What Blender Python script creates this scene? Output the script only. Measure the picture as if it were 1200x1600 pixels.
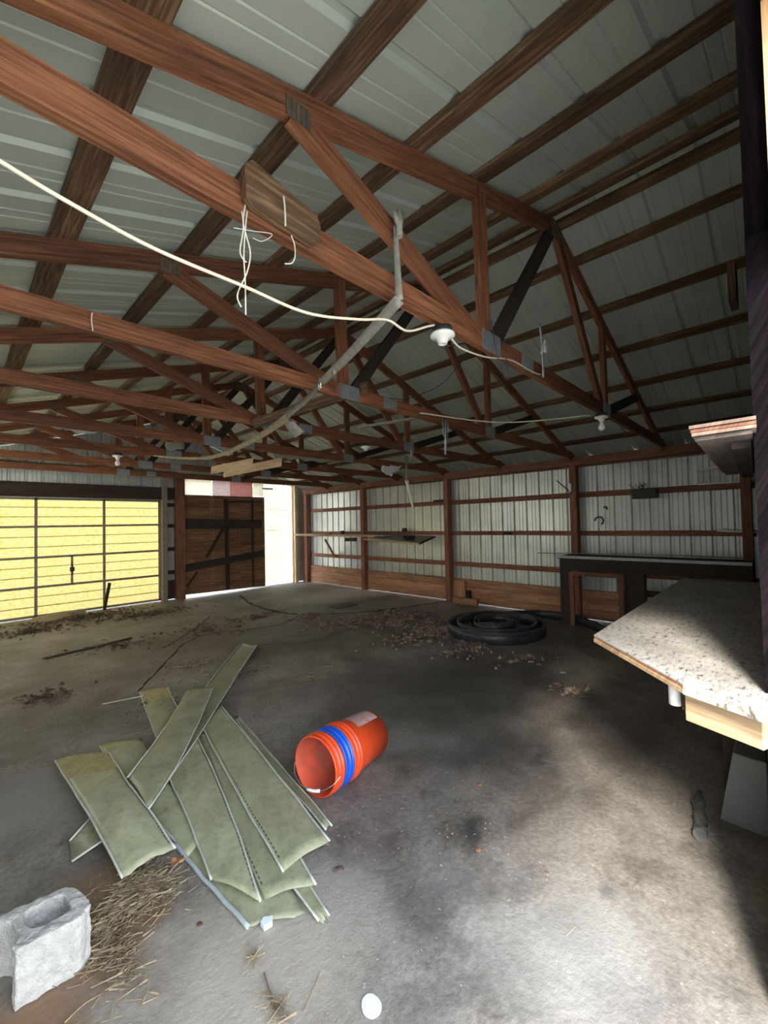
import bpy, math, random
from mathutils import Vector, Matrix
random.seed(7)
for o in list(bpy.data.objects): bpy.data.objects.remove(o)
SC = bpy.context.scene; COL = SC.collection

# ------------------------------------------------------------------ camera
FPX, YAW, PITCH, ROLL, H = 652.49, 0.8039, 0.0268, -0.0214, 1.55
fwd = Vector((math.sin(YAW)*math.cos(PITCH), math.cos(YAW)*math.cos(PITCH), math.sin(PITCH)))
r0 = Vector((math.cos(YAW), -math.sin(YAW), 0)); u0 = r0.cross(fwd)
rt = r0*math.cos(ROLL) + u0*math.sin(ROLL); up = -r0*math.sin(ROLL) + u0*math.cos(ROLL)
cd = bpy.data.cameras.new('camera'); cam = bpy.data.objects.new('camera', cd); COL.objects.link(cam)
cam.matrix_world = Matrix(((rt.x, up.x, -fwd.x, 0), (rt.y, up.y, -fwd.y, 0), (rt.z, up.z, -fwd.z, H), (0, 0, 0, 1)))
cd.sensor_fit = 'VERTICAL'; cd.sensor_height = 36; cd.sensor_width = 27; cd.lens = 36*FPX/1600
cd.clip_start = .02; cd.clip_end = 200
SC.camera = cam
# ------------------------------------------------------------------ world, sun, exposure
SC.view_settings.view_transform = 'Standard'; SC.view_settings.look = 'None'
SC.view_settings.gamma = 1; SC.view_settings.use_curve_mapping = False
SC.view_settings.exposure = 2.5
w = bpy.data.worlds.new('world'); SC.world = w; w.use_nodes = True
wn = w.node_tree.nodes; wl = w.node_tree.links
bg = wn['Background']
tc = wn.new('ShaderNodeTexCoord'); sp = wn.new('ShaderNodeSeparateXYZ'); rp = wn.new('ShaderNodeValToRGB')
wl.new(tc.outputs['Generated'], sp.inputs[0]); wl.new(sp.outputs['Z'], rp.inputs[0]); wl.new(rp.outputs[0], bg.inputs['Color'])
rp.color_ramp.elements[0].position = 0.0; rp.color_ramp.elements[0].color = (1, .96, .90, 1)
rp.color_ramp.elements[1].position = .7; rp.color_ramp.elements[1].color = (.62, .77, 1, 1)
bg.inputs['Strength'].default_value = 1.5
sd = bpy.data.lights.new('sun', 'SUN'); sd.energy = 1.7; sd.angle = math.radians(14); sd.color = (1, .93, .83)
sun = bpy.data.objects.new('sun', sd); COL.objects.link(sun)
sun.rotation_euler = Vector((1, .42, -.78)).to_track_quat('-Z', 'Y').to_euler()
def portal(name, loc, rot, sx, sy):
    l = bpy.data.lights.new(name, 'AREA'); l.shape = 'RECTANGLE'; l.size = sx; l.size_y = sy
    l.cycles.is_portal = True
    o = bpy.data.objects.new(name, l); COL.objects.link(o); o.location = loc; o.rotation_euler = rot
portal('daylight_portal', (.57, -.16, 1.2), (math.radians(90), 0, 0), 2.4, 2.5)

portal('daylight_portal', (5.95, 9.72, 1.3), (math.radians(-90), 0, 0), 1.1, 2.6)
# ------------------------------------------------------------------ helpers
def ray(px, py): return fwd + rt*((px-600)/FPX) - up*((py-800)/FPX)
O3 = Vector((0, 0, H))
def PX(px, py, x): d = ray(px, py); return O3 + d*(x/d.x)
def PY(px, py, y): d = ray(px, py); return O3 + d*(y/d.y)
def PZ(px, py, z=0.): d = ray(px, py); return O3 + d*((z-H)/d.z)
def V(*a): return Vector(a)

class MB:
    def __init__(s): s.v = []; s.f = []; s.uv = []; s.sm = []
    def face(s, idx, uv=None, smooth=False):
        s.f.append(tuple(idx)); s.uv.append(uv or [(s.v[i][0]+s.v[i][2], s.v[i][1]+s.v[i][2]*.5) for i in idx]); s.sm.append(smooth)
    def hexa(s, c, L=None, W=None, Hh=None, off=None):
        # c: 8 corners: start quad (4) then end quad (4); UV runs along the length
        b = len(s.v); s.v += [tuple(p) for p in c]
        L = L or (Vector(c[4])-Vector(c[0])).length
        w = (Vector(c[1])-Vector(c[0])).length; h = (Vector(c[2])-Vector(c[1])).length
        o = random.random()*50 if off is None else off; q = [0, w, w+h, 2*w+h, 2*w+2*h]
        for k in range(4):
            k2 = (k+1) % 4
            s.face((b+k, b+k2, b+4+k2, b+4+k), [(o, o+q[k]), (o, o+q[k+1]), (o+L, o+q[k+1]), (o+L, o+q[k])])
        s.face((b+3, b+2, b+1, b), [(o, o), (o+h*.1, o), (o+h*.1, o+w), (o, o+w)])
        s.face((b+4, b+5, b+6, b+7), [(o, o), (o+h*.1, o), (o+h*.1, o+w), (o, o+w)])
    def beam(s, p0, p1, w, h, side=V(0, 1, 0), rough=0.0, n=1, cut0=None):
        # w measured along 'side', h perpendicular
        p0 = Vector(p0); p1 = Vector(p1); d = (p1-p0).normalized()
        sd = (side - d*side.dot(d)).normalized(); u = d.cross(sd).normalized()
        off = random.random()*50; L = (p1-p0).length; prev = None
        for i in range(n+1):
            c = p0.lerp(p1, i/n)
            if rough: c = c + u*random.uniform(-rough, rough) + sd*random.uniform(-rough, rough)
            q = [c-sd*w/2-u*h/2, c+sd*w/2-u*h/2, c+sd*w/2+u*h/2, c-sd*w/2+u*h/2]
            b = len(s.v); s.v += [tuple(a) for a in q]
            qq = [0, w, w+h, 2*w+h, 2*w+2*h]
            if prev is not None:
                for k in range(4):
                    k2 = (k+1) % 4; x0 = off+L*(i-1)/n; x1 = off+L*i/n
                    s.face((prev+k, prev+k2, b+k2, b+k), [(x0, off+qq[k]), (x0, off+qq[k+1]), (x1, off+qq[k+1]), (x1, off+qq[k])])
            if i == 0: s.face((b+3, b+2, b+1, b), [(off, off), (off+.01, off), (off+.01, off+w), (off, off+w)])
            if i == n: s.face((b, b+1, b+2, b+3), [(off, off), (off+.01, off), (off+.01, off+w), (off, off+w)])
            prev = b
        return s
    def box(s, x0, x1, y0, y1, z0, z1, axis=None):
        d = {'x': x1-x0, 'y': y1-y0, 'z': z1-z0}
        a = axis or max(d, key=d.get)
        if a == 'x': c = [(x0, y0, z0), (x0, y1, z0), (x0, y1, z1), (x0, y0, z1), (x1, y0, z0), (x1, y1, z0), (x1, y1, z1), (x1, y0, z1)]
        elif a == 'y': c = [(x1, y0, z0), (x0, y0, z0), (x0, y0, z1), (x1, y0, z1), (x1, y1, z0), (x0, y1, z0), (x0, y1, z1), (x1, y1, z1)]
        else: c = [(x0, y0, z0), (x1, y0, z0), (x1, y1, z0), (x0, y1, z0), (x0, y0, z1), (x1, y0, z1), (x1, y1, z1), (x0, y1, z1)]
        s.hexa([Vector(p) for p in c]); return s
    def tube(s, pts, r, n=8, closed=False, cap=True):
        pts = [Vector(p) for p in pts]; m = len(pts); base = len(s.v); prevu = None; L = 0
        for i, p in enumerate(pts):
            if closed: t = pts[(i+1) % m]-pts[i-1]
            else: t = pts[min(i+1, m-1)]-pts[max(i-1, 0)]
            t.normalize()
            if prevu is None: a = V(0, 0, 1) if abs(t.z) < .9 else V(1, 0, 0); u = t.cross(a).normalized()
            else: u = (prevu - t*prevu.dot(t)).normalized()
            prevu = u; b = t.cross(u); rr = r[i] if isinstance(r, (list, tuple)) else r
            for k in range(n):
                an = 2*math.pi*k/n; s.v.append(tuple(p+u*math.cos(an)*rr+b*math.sin(an)*rr))
        for i in range(m if closed else m-1):
            j = (i+1) % m
            for k in range(n):
                k2 = (k+1) % n
                s.face((base+i*n+k, base+i*n+k2, base+j*n+k2, base+j*n+k), None, True)
        if cap and not closed:
            s.face([base+k for k in range(n)][::-1]); s.face([base+(m-1)*n+k for k in range(n)])
        return s
    def lathe(s, o, ax, prof, n=32):
        # prof: list of (distance along axis, radius)
        o = Vector(o); ax = Vector(ax).normalized(); a = V(0, 0, 1) if abs(ax.z) < .9 else V(1, 0, 0)
        u = ax.cross(a).normalized(); b = ax.cross(u); base = len(s.v)
        for (t, r) in prof:
            for k in range(n):
                an = 2*math.pi*k/n; s.v.append(tuple(o+ax*t+(u*math.cos(an)+b*math.sin(an))*r))
        for i in range(len(prof)-1):
            for k in range(n):
                k2 = (k+1) % n; s.face((base+i*n+k, base+(i+1)*n+k, base+(i+1)*n+k2, base+i*n+k2), None, True)
        return s
    def prism(s, poly, z0, z1):
        n = len(poly); b = len(s.v)
        s.v += [(p[0], p[1], z0 if not callable(z0) else z0(p)) for p in poly] + [(p[0], p[1], z1 if not callable(z1) else z1(p)) for p in poly]
        s.face([b+i for i in range(n)][::-1]); s.face([b+n+i for i in range(n)])
        for i in range(n): j = (i+1) % n; s.face((b+i, b+j, b+n+j, b+n+i))
        return s
    def grid(s, rows, smooth=True, uvs=None):
        b = len(s.v); m = len(rows); n = len(rows[0])
        for r in rows: s.v += [tuple(p) for p in r]
        for i in range(m-1):
            for j in range(n-1):
                s.face((b+i*n+j, b+i*n+j+1, b+(i+1)*n+j+1, b+(i+1)*n+j), None, smooth)
        return s
    def build(s, name, mat, parent=None, origin=None, solid=0, bevel=0):
        me = bpy.data.meshes.new(name)
        o3 = Vector(origin) if origin is not None else (Vector(parent.location) if parent is not None and parent.get('_abs') else V(0, 0, 0))
        me.from_pydata([tuple(Vector(v)-o3) for v in s.v], [], s.f)
        ul = me.uv_layers.new(name='UVMap'); k = 0
        for uv in s.uv:
            for c in uv: ul.data[k].uv = c; k += 1
        me.polygons.foreach_set('use_smooth', s.sm); me.update()
        me.materials.append(mat)
        o = bpy.data.objects.new(name, me); COL.objects.link(o)
        if origin is not None: o.location = o3
        if parent is not None: o.parent = parent; o.location = (0, 0, 0) if origin is None else o3-Vector(parent.location)
        if bevel: m = o.modifiers.new('bevel', 'BEVEL'); m.width = bevel; m.segments = 2; m.limit_method = 'ANGLE'
        if solid: m = o.modifiers.new('solid', 'SOLIDIFY'); m.thickness = solid; m.offset = 0
        return o
def tag(o, label=None, cat=None, group=None, kind=None):
    if label: o['label'] = label
    if cat: o['category'] = cat
    if group: o['group'] = group
    if kind: o['kind'] = kind
    return o
def thing(name, loc, label, cat, group=None, kind=None):
    o = bpy.data.objects.new(name, None); COL.objects.link(o); o.location = loc; o.empty_display_size = .1
    o['_abs'] = 1
    return tag(o, label, cat, group, kind)
def kids(o): return [c for c in bpy.data.objects if c.parent is o]
def copy_tree(o, parent=None):
    c = o.copy(); COL.objects.link(c)
    if parent is not None: c.parent = parent
    for ch in kids(o): copy_tree(ch, c)
    return c

# ------------------------------------------------------------------ materials
def newmat(name):
    m = bpy.data.materials.new(name); m.use_nodes = True; nt = m.node_tree
    return m, nt, nt.nodes, nt.links, nt.nodes['Principled BSDF']
def ramp(n, stops):
    r = n.new('ShaderNodeValToRGB'); e = r.color_ramp.elements
    while len(e) < len(stops): e.new(.5)
    for k, (p, c) in enumerate(stops): e[k].position = p; e[k].color = (c[0], c[1], c[2], 1)
    return r
def noise(n, l, vec, scale, detail=4, rough=.6, dist=0):
    t = n.new('ShaderNodeTexNoise'); t.inputs['Scale'].default_value = scale; t.inputs['Detail'].default_value = detail
    t.inputs['Roughness'].default_value = rough; t.inputs['Distortion'].default_value = dist
    if vec is not None: l.new(vec, t.inputs['Vector'])
    return t
def mapping(n, l, src, sc):
    m = n.new('ShaderNodeMapping'); m.inputs['Scale'].default_value = sc; l.new(src, m.inputs['Vector']); return m.outputs[0]
def mixc(n, l, fac, a, b, mode='MIX'):
    m = n.new('ShaderNodeMix'); m.data_type = 'RGBA'; m.blend_type = mode
    for sock, val in ((m.inputs[0], fac), (m.inputs[6], a), (m.inputs[7], b)):
        if hasattr(val, 'node'): l.new(val, sock)
        elif isinstance(val, (int, float)): sock.default_value = val
        else: sock.default_value = (*val, 1)
    return m.outputs[2]
def wood(name, dark, mid, light, rough=.75, scale=1., knots=True, uvs=True):
    m, nt, n, l, b = newmat(name)
    t = n.new('ShaderNodeTexCoord'); src = t.outputs['UV' if uvs else 'Object']
    g = noise(n, l, mapping(n, l, src, (1.2*scale, 26*scale, 26*scale)), 3, 6, .65, .4)
    r = ramp(n, [(.3, dark), (.5, mid), (.72, light)]); l.new(g.outputs[0], r.inputs[0])
    big = noise(n, l, mapping(n, l, src, (.8, 5, 5)), 1.3, 3, .6)
    r2 = ramp(n, [(.32, (.45, .42, .4)), (.62, (1, 1, 1))]); l.new(big.outputs[0], r2.inputs[0])
    col = mixc(n, l, .85, r.outputs[0], r2.outputs[0], 'MULTIPLY')
    if knots:
        vo = n.new('ShaderNodeTexVoronoi'); vo.inputs['Scale'].default_value = 3.2
        l.new(mapping(n, l, src, (.55, 2.4, 2.4)), vo.inputs['Vector'])
        r3 = ramp(n, [(.03, (.25, .16, .1)), (.09, (1, 1, 1))]); l.new(vo.outputs['Distance'], r3.inputs[0])
        col = mixc(n, l, .8, col, r3.outputs[0], 'MULTIPLY')
    oi = n.new('ShaderNodeObjectInfo'); hv = n.new('ShaderNodeHueSaturation')
    mr = n.new('ShaderNodeMapRange'); l.new(oi.outputs['Random'], mr.inputs[0]); mr.inputs[3].default_value = .75; mr.inputs[4].default_value = 1.2
    l.new(mr.outputs[0], hv.inputs['Value']); l.new(col, hv.inputs['Color']); l.new(hv.outputs[0], b.inputs['Base Color'])
    b.inputs['Roughness'].default_value = rough
    bp = n.new('ShaderNodeBump'); bp.inputs['Strength'].default_value = .35; bp.inputs['Distance'].default_value = .004
    l.new(g.outputs[0], bp.inputs['Height']); l.new(bp.outputs[0], b.inputs['Normal'])
    return m
def plain(name, c, rough=.6, metal=0, var=.25, nscale=8, bump=0.1, c2=None, spec=None):
    m, nt, n, l, b = newmat(name)
    t = n.new('ShaderNodeTexCoord'); g = noise(n, l, t.outputs['Object'], nscale, 5, .65)
    lo = c2 or tuple(x*(1-var) for x in c); r = ramp(n, [(.35, lo), (.65, c)]); l.new(g.outputs[0], r.inputs[0])
    l.new(r.outputs[0], b.inputs['Base Color']); b.inputs['Roughness'].default_value = rough; b.inputs['Metallic'].default_value = metal
    if bump:
        g2 = noise(n, l, t.outputs['Object'], nscale*6, 4)
        bp = n.new('ShaderNodeBump'); bp.inputs['Strength'].default_value = bump; bp.inputs['Distance'].default_value = .01
        l.new(g2.outputs[0], bp.inputs['Height']); l.new(bp.outputs[0], b.inputs['Normal'])
    return m
def translucent(name, c, c2, nscale=30, streak=(1, 1, 6), trans=.75, tcol=None):
    m, nt, n, l, b = newmat(name)
    t = n.new('ShaderNodeTexCoord'); g = noise(n, l, mapping(n, l, t.outputs['Object'], streak), nscale, 6, .7)
    r = ramp(n, [(.38, c2), (.56, c)]); l.new(g.outputs[0], r.inputs[0])
    tr = n.new('ShaderNodeBsdfTranslucent'); df = n.new('ShaderNodeBsdfDiffuse'); mx = n.new('ShaderNodeMixShader')
    l.new(r.outputs[0], tr.inputs[0]); l.new(r.outputs[0], df.inputs[0]); mx.inputs[0].default_value = trans
    l.new(df.outputs[0], mx.inputs[1]); l.new(tr.outputs[0], mx.inputs[2])
    l.new(mx.outputs[0], n['Material Output'].inputs['Surface'])
    return m

M = {}
M['truss'] = wood('truss_wood', (.09, .032, .014), (.24, .088, .038), (.42, .175, .08))
M['dark_wood'] = wood('dark_stained_wood', (.018, .012, .010), (.035, .024, .018), (.06, .04, .03))
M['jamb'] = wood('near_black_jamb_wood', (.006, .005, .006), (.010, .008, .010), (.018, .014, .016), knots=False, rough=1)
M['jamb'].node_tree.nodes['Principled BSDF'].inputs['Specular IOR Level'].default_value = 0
M['purlin'] = wood('purlin_wood', (.045, .022, .011), (.15, .08, .038), (.38, .24, .13))
M['wall_wood'] = wood('wall_frame_wood', (.12, .042, .026), (.28, .115, .068), (.46, .23, .14))
M['skirt'] = wood('skirt_board_wood', (.24, .10, .05), (.52, .26, .145), (.68, .42, .27))
M['pale_wood'] = wood('pale_lumber', (.42, .27, .14), (.62, .45, .27), (.74, .60, .42))
M['bright_wood'] = wood('sunlit_casing_lumber', (.45, .24, .10), (.66, .40, .20), (.78, .52, .30))
M['osb'] = wood('weathered_board_sheet', (.10, .045, .020), (.25, .13, .06), (.42, .25, .13), scale=.6, uvs=False, knots=False)
M['batten'] = wood('dark_batten_wood', (.02, .012, .009), (.045, .028, .02), (.075, .05, .035))
M['galv'] = plain('galvanised_plate', (.42, .45, .46), .5, .6, .3, 30)
M['rusty_plate'] = plain('dull_rusty_plate', (.20, .15, .11), .6, .3, .5, 30)
M['white'] = plain('white_porcelain', (.85, .84, .80), .3, 0, .05, 5, 0)
M['bulb'] = plain('frosted_bulb', (.85, .84, .8), .25, 0, .04, 5, 0)
M['black_plastic'] = plain('black_plastic', (.018, .022, .03), .42, 0, .4, 12, .2, c2=(.05, .055, .06))
M['coil_rim'] = plain('dark_grey_plastic', (.09, .10, .11), .4, 0, .5, 12, 0)  # lighter grey for the top edge of the coil
M['box_black'] = plain('black_lamp_box', (.025, .03, .03), .5)
M['cable'] = plain('cream_cable', (.72, .66, .50), .5, 0, .12, 20)
M['strap'] = plain('grey_webbing', (.40, .38, .33), .8, 0, .35, 25)
M['yellow_strap'] = plain('faded_yellow_webbing', (.45, .37, .23), .8, 0, .4, 20)
M['string'] = plain('pale_string', (.75, .71, .62), .8, 0, .1, 20, 0)
M['insulation'] = plain('pale_insulation', (.62, .56, .44), .9, 0, .3, 20, .5)
M['chrome'] = plain('bright_steel', (.8, .8, .78), .25, .9, .1, 20, 0)
M['dk_metal'] = plain('dark_metal', (.06, .07, .08), .5, .5)
M['frame_grey'] = plain('weathered_aluminium', (.30, .26, .20), .6, .2, .3, 15)
M['orange'] = plain('orange_plastic', (.82, .085, .022), .38, 0, .12, 10, .05)
M['orange_in'] = plain('orange_plastic_dusty', (.66, .10, .05), .55, 0, .3, 9, .1, c2=(.33, .085, .06))
M['blue'] = plain('blue_plastic', (.012, .10, .62), .35, 0, .12, 10, .05)
M['label_grey'] = plain('worn_grey_label', (.42, .40, .42), .5, 0, .4, 25, 0, c2=(.62, .22, .16))
M['hdpe_white'] = plain('white_plastic', (.86, .86, .84), .4, 0, .05, 5, 0)
M['rack'] = plain('white_wire', (.85, .87, .88), .4, 0, .1, 5, 0)
M['leaf'] = plain('dry_leaf', (.34, .26, .20), .8, 0, .55, 6, 0, c2=(.11, .075, .055))
M['rubble'] = plain('litter_bits', (.17, .12, .08), .9, 0, .6, 3, 0, c2=(.06, .045, .035))
M['straw'] = plain('dry_straw', (.46, .36, .22), .8, 0, .5, 12, 0, c2=(.20, .14, .08))
M['earth'] = plain('brown_earth', (.20, .115, .06), .95, 0, .35, 9, .6)
M['crack'] = plain('crack_dirt', (.02, .016, .013), .95, 0, .4, 15, 0)
M['plant'] = plain('dull_green_stem', (.10, .13, .09), .8)
M['panelgrey'] = plain('grey_painted_sheet', (.20, .21, .21), .55, 0, .2, 5, .1)
M['clear'] = plain('dull_clear_plastic', (.16, .17, .17), .25, 0, .6, 18, .5, c2=(.05, .05, .05))
M['stone'] = plain('dusty_stone', (.40, .32, .20), .9, 0, .3, 15, .5)
M['paper'] = plain('white_paper_disc', (.78, .83, .87), .6, 0, .08, 40, 0)
M['red_patch'] = translucent('faded_red_sheet', (.42, .27, .25), (.34, .20, .19), 12)
M['lilac_patch'] = translucent('faded_lilac_sheet', (.50, .44, .42), (.40, .34, .33), 12)
M['pale_patch'] = translucent('pale_peeling_sheet', (.75, .72, .62), (.50, .48, .42), 20)
M['yellow'] = translucent('yellow_fibreglass', (.60, .545, .36), (.52, .45, .20), 13, (1.4, 1, 2.2), .85)
M['white_glow'] = translucent('thin_white_sheet', (.88, .85, .76), (.66, .60, .42), 9, (2, 1, 1), .6)

M['fill_panel_sheet'] = translucent('translucent_fill_panel', (.80, .76, .64), (.72, .68, .56), 4, (1, 1, 1), .9)
def sheet_mat(name, c, c2, rough=.45, metal=.35, nscale=1.2):
    m, nt, n, l, b = newmat(name)
    t = n.new('ShaderNodeTexCoord'); g = noise(n, l, t.outputs['Object'], nscale, 5, .6)
    r = ramp(n, [(.35, c2), (.65, c)]); l.new(g.outputs[0], r.inputs[0]); l.new(r.outputs[0], b.inputs['Base Color'])
    b.inputs['Roughness'].default_value = rough; b.inputs['Metallic'].default_value = metal
    g2 = noise(n, l, t.outputs['Object'], 2.2, 3); bp = n.new('ShaderNodeBump'); bp.inputs['Strength'].default_value = .25; bp.inputs['Distance'].default_value = .03
    l.new(g2.outputs[0], bp.inputs['Height']); l.new(bp.outputs[0], b.inputs['Normal'])
    return m
M['roof'] = sheet_mat('galvanised_roof_sheet', (.60, .65, .56), (.50, .55, .48), .48, .25)
M['siding'] = sheet_mat('galvanised_wall_sheet', (.72, .75, .72), (.50, .53, .53), .36, .5)

def concrete():
    m, nt, n, l, b = newmat('stained_concrete')
    t = n.new('ShaderNodeTexCoord'); P = t.outputs['Object']
    big = noise(n, l, P, .75, 6, .62, .6); mid = noise(n, l, P, 3.2, 8, .7, .4); fine = noise(n, l, P, 38, 5, .7)
    r1 = ramp(n, [(.30, (.13, .115, .10)), (.50, (.235, .215, .19)), (.70, (.34, .32, .285))]); l.new(big.outputs[0], r1.inputs[0])
    r2 = ramp(n, [(.34, (.50, .47, .44)), (.56, (1.12, 1.10, 1.07))]); l.new(mid.outputs[0], r2.inputs[0])
    c = mixc(n, l, .8, r1.outputs[0], r2.outputs[0], 'MULTIPLY')
    r3 = ramp(n, [(.36, (.66, .63, .60)), (.62, (1.2, 1.2, 1.2))]); l.new(fine.outputs[0], r3.inputs[0])
    c = mixc(n, l, .7, c, r3.outputs[0], 'MULTIPLY')
    # pale specks and pits
    vo = n.new('ShaderNodeTexVoronoi'); vo.inputs['Scale'].default_value = 17; l.new(P, vo.inputs['Vector'])
    rs = ramp(n, [(.05, (1, 1, 1)), (.09, (0, 0, 0))]); l.new(vo.outputs['Distance'], rs.inputs[0])
    c = mixc(n, l, rs.outputs[0], c, (.42, .40, .36))
    warp = n.new('ShaderNodeVectorMath'); warp.operation = 'ADD'
    wn_ = noise(n, l, P, 2.6, 5, .65); sb = n.new('ShaderNodeVectorMath'); sb.operation = 'SCALE'; sb.inputs['Scale'].default_value = .55
    l.new(wn_.outputs['Color'], sb.inputs[0]); l.new(P, warp.inputs[0]); l.new(sb.outputs[0], warp.inputs[1])
    def blob(cx, cy, rx, ry, col, amt, c, soft=.55):
        mp = n.new('ShaderNodeMapping'); mp.inputs['Location'].default_value = (-(cx+.27)/rx, -(cy+.27)/ry, 0)
        mp.inputs['Scale'].default_value = (1/rx, 1/ry, 0); l.new(warp.outputs[0], mp.inputs[0])
        ln = n.new('ShaderNodeVectorMath'); ln.operation = 'LENGTH'; l.new(mp.outputs[0], ln.inputs[0])
        r = ramp(n, [(soft, (amt, amt, amt)), (1, (0, 0, 0))]); l.new(ln.outputs['Value'], r.inputs[0])
        return mixc(n, l, r.outputs[0], c, col)
    for a in STAINS_AND_DAYLIGHT: c = blob(*a[:4], a[4], a[5], c, a[6] if len(a) > 6 else .4)
    l.new(c, b.inputs['Base Color'])
    rr = ramp(n, [(.35, (.55, .55, .55)), (.65, (.9, .9, .9))]); l.new(mid.outputs[0], rr.inputs[0]); l.new(rr.outputs[0], b.inputs['Roughness'])
    bp = n.new('ShaderNodeBump'); bp.inputs['Strength'].default_value = .35; bp.inputs['Distance'].default_value = .02
    l.new(fine.outputs[0], bp.inputs['Height']); l.new(bp.outputs[0], b.inputs['Normal'])
    return m
def fl(px, py): p = PZ(px, py); return p.x, p.y
STAINS_AND_DAYLIGHT = []  # floor stains, plus painted daylight by the far doorway
def patch(px, py, rx, ry, col, amt, soft=.3):
    x, y = fl(px, py); STAINS_AND_DAYLIGHT.append((x, y, rx, ry, col, amt, soft))
patch(700, 1090, 1.5, .9, (.055, .050, .046), .75, .2)
patch(640, 1060, 1.2, .8, (.07, .062, .055), .6, .2)
patch(800, 1180, .55, .45, (.05, .046, .045), .8, .2)
patch(740, 1295, .14, .10, (.03, .03, .03), .8, .2)
patch(930, 1385, .10, .05, (.06, .06, .06), .8, .3)
patch(850, 1190, .14, .10, (.03, .03, .03), .7, .2)
patch(700, 1400, .28, .22, (.10, .095, .09), .6, .2)
patch(300, 1000, 1.3, 1.0, (.11, .085, .06), .6, .2)
patch(120, 960, 1.6, 1.0, (.17, .115, .05), .7, .3)
patch(170, 1430, .20, .42, (.20, .125, .07), .9, .5)
patch(60, 1600, .20, .30, (.22, .13, .07), .9, .5)
patch(560, 925, 2.2, .9, (.56, .53, .47), .85, .3)  # pale patch paints the far doorway's daylight onto the floor
patch(900, 1480, .45, .40, (.33, .33, .31), .55, .3)
patch(400, 1520, .6, .55, (.46, .40, .32), .75, .3)
patch(520, 1400, .35, .3, (.36, .33, .29), .5, .3)
patch(60, 1250, .5, .5, (.30, .30, .29), .6, .3)
patch(200, 920, 2.2, .35, (.20, .14, .06), .5, .2)
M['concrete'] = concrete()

def peeling(name):
    m, nt, n, l, b = newmat(name)
    t = n.new('ShaderNodeTexCoord'); P = t.outputs['Object']
    g = noise(n, l, mapping(n, l, P, (1, 2.2, 1)), 24, 6, .7); g2 = noise(n, l, P, 5, 4, .6); f = noise(n, l, mapping(n, l, P, (.35, 2.4, 1)), 70, 3, .6)
    r = ramp(n, [(.36, (.14, .12, .10)), (.44, (.44, .41, .36)), (.6, (.52, .50, .45))]); l.new(g.outputs[0], r.inputs[0])
    r2 = ramp(n, [(.35, (.72, .70, .66)), (.6, (1, 1, 1))]); l.new(g2.outputs[0], r2.inputs[0])
    c = mixc(n, l, .8, r.outputs[0], r2.outputs[0], 'MULTIPLY')
    r3 = ramp(n, [(.36, (.35, .32, .28)), (.42, (1, 1, 1))]); l.new(f.outputs[0], r3.inputs[0])
    c = mixc(n, l, .55, c, r3.outputs[0], 'MULTIPLY')
    l.new(c, b.inputs['Base Color']); b.inputs['Roughness'].default_value = .7
    bp = n.new('ShaderNodeBump'); bp.inputs['Strength'].default_value = .4; bp.inputs['Distance'].default_value = .004
    l.new(g.outputs[0], bp.inputs['Height']); l.new(bp.outputs[0], b.inputs['Normal'])
    return m
M['shelf_under'] = wood('grey_brown_ply', (.10, .08, .07), (.16, .13, .11), (.22, .18, .16), knots=False)
M['shelf_edge'] = wood('dull_ply_edge', (.16, .11, .085), (.30, .21, .16), (.40, .30, .23), knots=False)
M['bench_top'] = peeling('weathered_white_painted_ply')
M['ply_edge'] = wood('raw_ply_edge', (.36, .15, .07), (.60, .29, .15), (.74, .46, .28), knots=False)
def siding_strip():
    m, nt, n, l, b = newmat('olive_vinyl')
    t = n.new('ShaderNodeTexCoord'); P = t.outputs['Object']
    g = noise(n, l, P, 4, 6, .7, .5); r = ramp(n, [(.3, (.25, .25, .15)), (.55, (.36, .37, .235)), (.75, (.46, .46, .31))]); l.new(g.outputs[0], r.inputs[0])
    f = noise(n, l, P, 30, 4, .7); r2 = ramp(n, [(.3, (.6, .58, .55)), (.5, (1, 1, 1))]); l.new(f.outputs[0], r2.inputs[0])
    c = mixc(n, l, .6, r.outputs[0], r2.outputs[0], 'MULTIPLY')
    oi = n.new('ShaderNodeObjectInfo'); hv = n.new('ShaderNodeHueSaturation'); mr = n.new('ShaderNodeMapRange')
    l.new(oi.outputs['Random'], mr.inputs[0]); mr.inputs[3].default_value = .85; mr.inputs[4].default_value = 1.2
    l.new(mr.outputs[0], hv.inputs['Value']); l.new(c, hv.inputs['Color']); l.new(hv.outputs[0], b.inputs['Base Color'])
    b.inputs['Roughness'].default_value = .38
    g3 = noise(n, l, P, 9, 3); bp = n.new('ShaderNodeBump'); bp.inputs['Strength'].default_value = .3; bp.inputs['Distance'].default_value = .01
    l.new(g3.outputs[0], bp.inputs['Height']); l.new(bp.outputs[0], b.inputs['Normal'])
    return m
M['vinyl'] = siding_strip()
M['vinyl_lip'] = plain('pale_vinyl_edge', (.66, .68, .60), .4, 0, .25, 14)
M['vinyl_lip_blue'] = plain('blue_grey_vinyl_edge', (.45, .50, .50), .4, 0, .2, 14)
M['vinyl_faded'] = plain('straw_yellow_faded_vinyl', (.52, .44, .22), .7, 0, .3, 25, .2)
M['block'] = plain('rough_concrete_block', (.60, .58, .54), .95, 0, .25, 25, .8)
M['ground'] = plain('pale_gravel_ground', (.45, .42, .36), .95, 0, .3, 3, .3)

# ------------------------------------------------------------------ dimensions
S = 1.2005; Y0 = -.0243
def T(n): return Y0+n*S
W = 6.83; XL = -.60; D = 9.58; XR = 3.09; ZR = 2.22+H; SLL = .32; SLR = .345
def roof_z(x): return ZR-(SLL*(XR-x) if x < XR else SLR*(x-XR))      # top edge of the truss top chords
ZB = .945+H; PT = .04
def yin(x): return .038*x                                            # inner face of the near gable wall

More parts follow.
